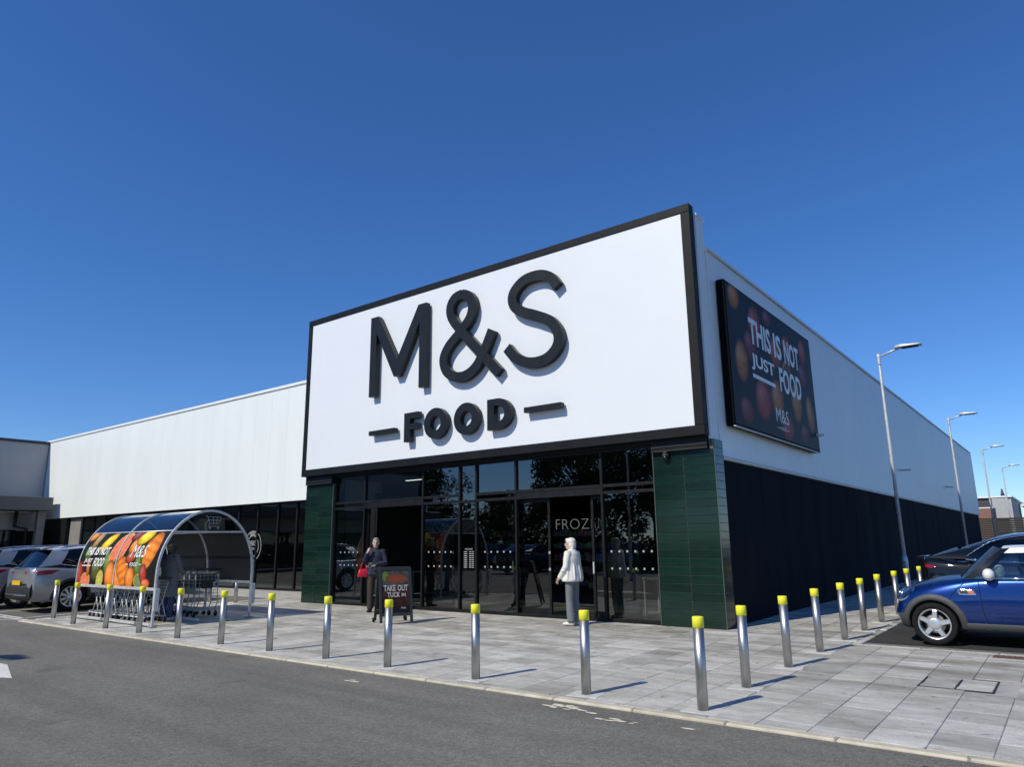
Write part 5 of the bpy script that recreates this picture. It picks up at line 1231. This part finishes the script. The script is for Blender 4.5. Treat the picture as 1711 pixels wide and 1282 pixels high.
def remesh_mb(name, mbs, voxel, mat, parent, smooth=6):
    mb = MB()
    for q in mbs: mb.add(q.v, q.f, True)
    me = mb.mesh(name, mat); ob = bpy.data.objects.new('tmp', me); COL.objects.link(ob)
    md = ob.modifiers.new('r', 'REMESH'); md.mode = 'VOXEL'; md.voxel_size = voxel
    if smooth: ms = ob.modifiers.new('s', 'SMOOTH'); ms.iterations = smooth; ms.factor = .5
    out = evaluated(ob); bpy.data.objects.remove(ob); out.materials.clear(); out.materials.append(MATS[mat])
    for p in out.polygons: p.use_smooth = True
    return link(name, out, parent)
def tube(pts, rad, n=14): return MB().tube(pts, rad, n)
def hand(wrist, direc, palm_n, thumb_side, curl=.5, size=1.0):
    """palm and five bent fingers as lofts, to be fused with the body"""
    W_ = Vector(wrist); d = Vector(direc).normalized(); n = Vector(palm_n); n = (n-d*n.dot(d)).normalized(); sde = d.cross(n)*thumb_side
    out = [tube([W_, W_+d*.04*size, W_+d*.085*size], [(.024, .018), (.037*size, .015), (.036*size, .013)], 10)]
    for k, (off, ln) in enumerate(((.027, .072), (.009, .08), (-.009, .075), (-.026, .06))):
        p0 = W_+d*.075*size+sde*off*size; p1 = p0+(d+n*curl*.4).normalized()*ln*.5*size; p2 = p1+(d+n*curl*1.6).normalized()*ln*.32*size; p3 = p2+(d*.6+n*curl*2.2).normalized()*ln*.25*size
        out.append(tube([p0, p1, p2, p3], [.0088, .0085, .008, .006], 8))
    t0 = W_+d*.025*size+sde*.026*size; out.append(tube([t0, t0+(sde*.7+d*.7).normalized()*.035*size, t0+(sde*.45+d+n*.35).normalized()*.065*size], [.012, .010, .008], 8))
    return out
def person(label, H, j, skin='skin', hair=None, hair_style='short', clothes=(), loc=(0, 0, 0), rz=0, facing_tilt=(0, 0)):
    """j: joints in local space, facing -y. All heights for a figure of 1.68 m, scaled to H"""
    t_ = thing('person', label, 'person', loc, rz); t_.scale = (H/1.68,)*3
    hd_ = Vector(j['head']); nk = Vector(j['neck'])
    body = [stack([(.86, 0, 0, .15, .10), (.95, 0, 0, .165, .115), (1.08, 0, .0, .135, .095), (1.25, 0, 0, .155, .105), (1.36, 0, .005, .165, .095), (1.42, 0, .01, .09, .06)]),
            tube([(nk.x, nk.y, nk.z-.06), nk, hd_-Vector((0, -.01, .06))], [.058, .052, .05]),
            ]
    # head: cranium, jaw, nose, ears
    tw = j.get('turn', 0); rot = Matrix.Rotation(tw, 3, 'Z')
    def hp(x, y, z): return hd_+rot @ Vector((x, y, z))
    hb = MB().ball((0, 0, 0), (.074, .094, .105), 12); hb.v = [tuple(hp(x, y+.008, z+.015)) for x, y, z in hb.v]
    jaw = MB().ball((0, 0, 0), (.056, .062, .075), 10); jaw.v = [tuple(hp(x, y-.028, z-.055)) for x, y, z in jaw.v]
    nose = tube([hp(0, -.088, .022), hp(0, -.112, -.022), hp(0, -.085, -.034)], [.009, .0135, .009], 8)
    ears = []
    for sd in (-1, 1):
        e = MB().ball((0, 0, 0), (.010, .022, .032), 7); e.v = [tuple(hp(x+sd*.076, y+.012, z-.005)) for x, y, z in e.v]; ears.append(e)
    body += [hb, jaw, nose, *ears]
    for sd, nm in ((1, 'L'), (-1, 'R')):
        sh, el, wr_ = Vector(j['sh'+nm]), Vector(j['el'+nm]), Vector(j['wr'+nm])
        body.append(tube([(sh.x*.6, sh.y, sh.z), sh, sh.lerp(el, .5), el, el.lerp(wr_, .4), wr_], [.055, .052, .045, .037, .037, .025]))
        hx = j.get('hand'+nm, ((wr_-el).normalized(), Vector((-sd, 0, 0)), -sd, .6)); body += hand(wr_, hx[0], hx[1], hx[2], hx[3])
        hip, kn, an, toe = Vector(j['hip'+nm]), Vector(j['kn'+nm]), Vector(j['an'+nm]), Vector(j['toe'+nm])
        body.append(tube([hip+Vector((0, 0, .06)), hip, hip.lerp(kn, .5), kn, kn.lerp(an, .35), an, an-Vector((0, 0, .03))], [.085, .085, .072, .053, .052, .036, .034]))
        body.append(tube([an+Vector((0, .03, -.03)), an.lerp(toe, .5)+Vector((0, 0, -.015)), toe], [.035, .036, .026]))
    bo_ = remesh_mb('body', body, .011, skin, t_, 3)
    for sd in (-1, 1):
        e = MB().ball((0, 0, 0), .0095, 6); e.v = [tuple(hp(x+sd*.031, y-.082, z+.022)) for x, y, z in e.v]; part('eye', e, 'eye_dark', t_)
        b_ = tube([hp(sd*.015, -.088, .042), hp(sd*.032, -.088, .047), hp(sd*.048, -.077, .04)], .004, 6); part('eyebrow', b_, hair, t_)
    part('mouth', tube([hp(-.022, -.085, -.062), hp(0, -.094, -.06), hp(.022, -.085, -.062)], [.003, .0055, .003], 6), 'lip', t_)
    hm = []
    if hair_style == 'bob':
        for (x, y, z, rx, ry, rz_) in ((0, .028, .045, .09, .096, .084), (0, .06, -.02, .088, .066, .10), (.062, .03, -.015, .028, .045, .075), (-.062, .03, -.015, .028, .045, .075), (0, -.055, .08, .062, .036, .034), (.02, .06, -.09, .07, .045, .05), (-.02, .06, -.09, .07, .045, .05)):
            q = MB().ball((0, 0, 0), (rx, ry, rz_), 10); q.v = [tuple(hp(a+x, b_+y, c_+z)) for a, b_, c_ in q.v]; hm.append(q)
    else:
        for (x, y, z, rx, ry, rz_) in ((0, .022, .055, .079, .092, .076), (0, .05, .005, .078, .066, .075), (0, -.045, .10, .055, .04, .026)):
            q = MB().ball((0, 0, 0), (rx, ry, rz_), 10); q.v = [tuple(hp(a+x, b_+y, c_+z)) for a, b_, c_ in q.v]; hm.append(q)
    remesh_mb('hair', hm, .009, hair, t_, 2)
    return t_
def jacket(t_, j, mat, hem=.80, hem_r=(.215, .155), cuff=1.0, chest=(.195, .135), hang=0, collar=True):
    rows = [(hem, 0, .0, *hem_r), (hem+.03, 0, 0, hem_r[0]+.004, hem_r[1]+.004), (hem+.12, 0, 0, hem_r[0]-.015, hem_r[1]-.012), (1.02, 0, 0, hem_r[0]-.03, hem_r[1]-.02), (1.15, 0, 0, chest[0]-.005, chest[1]), (1.28, 0, 0, chest[0], chest[1]), (1.37, 0, .005, chest[0]-.01, chest[1]-.025), (1.43, 0, .012, .115, .085), (1.465, 0, .012, .072, .068)]
    mbs = [stack([r_ for r_ in rows if r_[0] >= hem])]
    rn = random.Random(5)
    for nm in 'LR':
        sh, el, wr_ = Vector(j['sh'+nm]), Vector(j['el'+nm]), Vector(j['wr'+nm])
        mbs.append(tube([(sh.x*.5, sh.y, sh.z), sh, sh.lerp(el, .35), sh.lerp(el, .7), el, el.lerp(wr_, .4), el.lerp(wr_, .97)], [.072, .074, .066, .062, .062, .056, .052]))
        for q in range(5):   # sleeve creases
            u = .15+.17*q; p = sh.lerp(el, u) if u < .6 else el.lerp(wr_, u-.5); d = (el-sh).normalized(); mbs.append(MB().ball(tuple(p+Vector((rn.uniform(-.01, .01), rn.uniform(-.012, .012), 0))), (.066, .062, .02), 8))
    for q in range(9):       # folds hanging in the body of the garment
        a = q*.7+.2; z0 = hem+.04; x, y = math.cos(a)*(hem_r[0]-.012), math.sin(a)*(hem_r[1]-.012)
        mbs.append(tube([(x*1.03, y*1.03, z0), (x*.97, y*.97, z0+.14), (x*.84, y*.84, z0+.3)], [.022, .018, .01], 8))
    return remesh_mb('jacket', mbs, .011, mat, t_, 3)
def trousers(t_, j, mat, flare=.075):
    mbs = [stack([(.80, 0, 0, .16, .11), (.9, 0, 0, .178, .128), (.98, 0, 0, .17, .12), (1.04, 0, 0, .15, .108)])]
    for nm in 'LR':
        hip, kn, an = Vector(j['hip'+nm]), Vector(j['kn'+nm]), Vector(j['an'+nm])
        mbs.append(tube([hip+Vector((0, 0, .05)), hip, hip.lerp(kn, .5), kn, kn.lerp(an, .5), an+Vector((0, 0, -.01))], [.096, .098, .09, .08, flare, flare]))
        for q in range(3): mbs.append(MB().ball(tuple(an+Vector((.0, 0, .03+.05*q))), (flare+.006, flare+.006, .014), 8))
    return remesh_mb('trousers', mbs, .012, mat, t_, 3)
def shoes(t_, j, mat):
    for nm in 'LR':
        an, toe = Vector(j['an'+nm]), Vector(j['toe'+nm]); f = (toe-an); f.z = 0; f.normalize()
        a = Vector((an.x, an.y, 0))
        remesh_mb('shoe', [tube([a-f*.055+Vector((0, 0, .04)), a+f*.02+Vector((0, 0, .05)), a+f*.12+Vector((0, 0, .036)), a+f*.19+Vector((0, 0, .028))], [(.04, .04), (.046, .048), (.048, .034), (.036, .025)], 12)], .01, mat, t_, 2)
STAND = dict(head=(0, -.015, 1.575), neck=(0, .01, 1.44), shL=(.175, .01, 1.375), shR=(-.175, .01, 1.375), elL=(.235, .03, 1.11), elR=(-.235, .03, 1.11), wrL=(.245, -.06, .88), wrR=(-.245, -.06, .88),
             hipL=(.088, 0, .88), hipR=(-.088, 0, .88), knL=(.095, -.01, .48), knR=(-.095, -.01, .48), anL=(.10, .02, .085), anR=(-.10, .02, .085), toeL=(.115, -.15, .03), toeR=(-.115, -.15, .03))
# white haired woman in a cream jacket at the right doorway: faces left and away
jw = dict(STAND, turn=.25, elL=(.235, -.0, 1.12), wrL=(.225, -.16, .90), elR=(-.23, .02, 1.12), wrR=(-.2, -.17, .93), anL=(.07, .0, .085), toeL=(.075, -.17, .03), anR=(-.09, .05, .085), toeR=(-.10, -.12, .03), knL=(.08, -.02, .48), head=(0, -.03, 1.565))
pw = person('person with white hair in cream jacket and grey trousers at the right doorway', 1.60, jw, hair='hair_white', hair_style='bob', loc=(-2.60, -.55, gz(-.55)), rz=R(-88))
jacket(pw, jw, 'cloth_cream', hem=.84, hem_r=(.25, .20), chest=(.21, .155)); trousers(pw, jw, 'cloth_grey', .085); shoes(pw, jw, 'shoe_pale')
# man in navy outside the left doorway, right hand at his chin, phone in the other
jm = dict(STAND, turn=.1, elR=(-.25, -.06, 1.13), wrR=(-.16, -.20, 1.36), elL=(.25, -.03, 1.12), wrL=(.02, -.23, 1.06), handR=(Vector((.25, .1, 1)), Vector((.6, .6, -.2)), -1, 1.1), handL=(Vector((-1, -.25, -.05)), Vector((0, .5, 1)), 1, .9))
pmn = person('person in navy jacket and dark trousers facing the camera by the left doorway', 1.66, jm, hair='hair_grey', loc=(-8.05, -.62, gz(-.62)), rz=R(38))
jacket(pmn, jm, 'cloth_navy', hem=.84, hem_r=(.20, .15)); trousers(pmn, jm, 'cloth_brown', .075); shoes(pmn, jm, 'shoe_dark')
def at_person(p, v): return p.matrix_basis @ Vector(v)
bpy.context.view_layer.update()
bg_ = thing('handbag', 'bright red handbag hanging from the arm of the person in navy', 'bag', at_person(pmn, (-.27, -.08, .80)), R(60))
bg_.scale = (.74, .74, .78); bgm = MB(); bgm.rings([[(x*w_, y*d_, z) for x, y in ((-1, -.8), (-.8, -1), (.8, -1), (1, -.8), (1, .8), (.8, 1), (-.8, 1), (-1, .8))] for z, w_, d_ in ((0, .15, .05), (.02, .17, .06), (.14, .15, .055), (.24, .11, .03))]); part('bag_body', bgm, 'red_bag', bg_)
for yy in (-.035, .035): part('strap', MB().tube(cat([(-.09, yy, .23), (-.06, yy*.7, .36), (0, 0, .41), (.06, yy*.7, .36), (.09, yy, .23)], 6), .008, 6), 'red_bag', bg_)
ph = thing('mobile_phone', 'small pale phone in the hand of the person in navy', 'phone', at_person(pmn, (-.075, -.27, 1.03)), R(38)); part('phone_body', MB().cbox(-.036, .036, -.005, .005, -.01, .09, .004), 'vinyl', ph); part('screen', MB().box(-.032, .032, -.0065, -.0052, -.004, .084), 'black_plastic', ph)
# shopper in a grey coat beside the trolleys
js = dict(STAND, turn=.3, elL=(.24, -.05, 1.12), wrL=(.17, -.26, 1.02), elR=(-.24, -.05, 1.12), wrR=(-.17, -.26, 1.02), head=(0, -.03, 1.57))
ps = person('person in long grey coat and jeans beside the trolleys under the shelter', 1.62, js, hair='hair_dark', hair_style='bob', loc=(-10.78, -4.12, gz(-4.1)), rz=R(-160))
jacket(ps, js, 'cloth_coat', hem=.52, hem_r=(.23, .18)); trousers(ps, js, 'denim', .065); shoes(ps, js, 'shoe_pale')

# ------------------------------------------------------------------ trees: across the car park (mirrored in the glass) and far right
def tree_parts(h, cr, seed, n_leaf, leaf=.16):
    rn = random.Random(seed); tr = MB()
    tr.tube([(0, 0, 0), (.05, 0, h*.2), (0, .08, h*.45), (.1, 0, h*.75)], [h*.028, h*.022, h*.016, h*.006], 9)
    cl = []
    for k in range(26):
        a = rn.random()*6.28; r_ = cr*math.sqrt(rn.random())*.8; z = h*(.38+.55*rn.random()); r_ *= (1.1-abs(z/h-.6)*1.2)
        c_ = Vector((r_*math.cos(a), r_*math.sin(a), z)); cl.append((c_, rn.uniform(.55, 1.1)*cr*.36))
        tr.tube([(0, 0, min(h*.7, z*.62)), c_*.5+Vector((0, 0, z*.4)), c_], [h*.008, h*.005, h*.002], 5)
    vs, fs = [], []
    for k in range(n_leaf):
        c_, r_ = rn.choice(cl); d = Vector((rn.gauss(0, 1), rn.gauss(0, 1), rn.gauss(0, .8))).normalized()*r_*(rn.random()**.45)
        p = c_+d; u = Vector((rn.gauss(0, 1), rn.gauss(0, 1), rn.gauss(0, 1))).normalized(); v_ = u.orthogonal().normalized(); s_ = leaf*rn.uniform(.6, 1.3)
        o = len(vs); vs += [p-u*s_, p+v_*s_*.5, p+u*s_, p-v_*s_*.5]; fs.append((o, o+1, o+2, o+3))
    return tr.mesh('trunk', 'bark'), MB().add(vs, fs).mesh('crown', 'leaf', fix=False)
TM = [tree_parts(9.5, 4.0, 21, 9000), tree_parts(8.0, 3.2, 22, 7000), tree_parts(10.5, 4.6, 23, 10000)]
for k, (x, y, m_, sc_, s_) in enumerate([(-17, -31, 2, 1.0, 'large tree across the car park mirrored right of the doors'), (-24.5, -34, 0, 1.05, 'tree across the car park mirrored above the right doorway'), (-32, -41, 1, .85, 'smaller tree mirrored in the middle of the entrance glass'), (-39, -43, 1, .8, 'small tree mirrored left of the middle glass bays'), (-45, -37, 2, .95, 'tree mirrored above the left doorway'),
        (-54, -40, 0, 1.1, 'tree mirrored at the left end of the entrance glass'), (-64, -36, 2, 1.0, 'tree mirrored in the long left windows'), (-75, -34, 0, 1.0, 'tree mirrored farther along the left windows'), (-88, -34, 2, 1.0, 'tree mirrored at the far end of the left windows'), (-8, -33, 0, 1.0, 'tree behind the camera at the edge of the car park'),
        (7.5, 84, 1, .85, 'bushy tree beyond the buildings at the far right'), (3.0, 88, 1, .7, 'small tree above the flat roof at the far right')]):
    t_ = thing('tree', s_, 'tree', (x, y, -.05), k*1.3, 'trees round the car park'); t_.scale = (sc_,)*3
    link('trunk', TM[m_][0], t_); link('crown', TM[m_][1], t_)
rn = random.Random(9); vs, fs = [], []; cl = []
bx = -26
while bx > -170:
    yb_ = -47+rn.uniform(-2, 2)-(0 if bx > -70 else (bx+70)*.18)
    for q in range(9): cl.append((Vector((bx+rn.uniform(-1.6, 1.6), yb_+rn.uniform(-1.5, 1.5), rn.uniform(.6, 6.3)-abs(rn.gauss(0, .4)))), rn.uniform(.8, 1.6)))
    bx -= 2.4 if bx > -70 else 4.5
for k in range(46000):
    c_, r_ = rn.choice(cl); p = c_+Vector((rn.gauss(0, 1), rn.gauss(0, 1), rn.gauss(0, .8))).normalized()*r_*(rn.random()**.45); u_ = Vector((rn.gauss(0, 1), rn.gauss(0, 1), rn.gauss(0, 1))).normalized(); v_ = u_.orthogonal().normalized(); s_ = rn.uniform(.14, .3)
    o = len(vs); vs += [p-u_*s_, p+v_*s_*.6, p+u_*s_, p-v_*s_*.6]; fs.append((o, o+1, o+2, o+3))
o = part('tree_belt', MB().add(vs, fs), 'leaf', None, fix=False); o['kind'] = 'stuff'; o['label'] = 'dense belt of trees beyond the car park mirrored in the shop glass'
# clipped hedge behind the far row of cars
rn = random.Random(4); vs, fs = [], []
for k in range(26000):
    p = Vector((rn.uniform(-110, 5), -27.2+rn.gauss(0, .45), rn.random()**.7*1.7*(.85+.3*math.sin(k)))); u = Vector((rn.gauss(0, 1), rn.gauss(0, 1), rn.gauss(0, 1))).normalized(); v_ = u.orthogonal().normalized(); s_ = rn.uniform(.09, .2)
    o = len(vs); vs += [p-u*s_, p+v_*s_*.6, p+u*s_, p-v_*s_*.6]; fs.append((o, o+1, o+2, o+3))
hg = thing('hedge', 'long dark hedge behind the far row of parked cars', 'hedge', (0, 0, 0)); part('foliage', MB().add(vs, fs), 'leaf', hg, fix=False)
part('core', MB().box(-110, 5, -27.5, -26.9, -.04, 1.2), 'bark', hg)
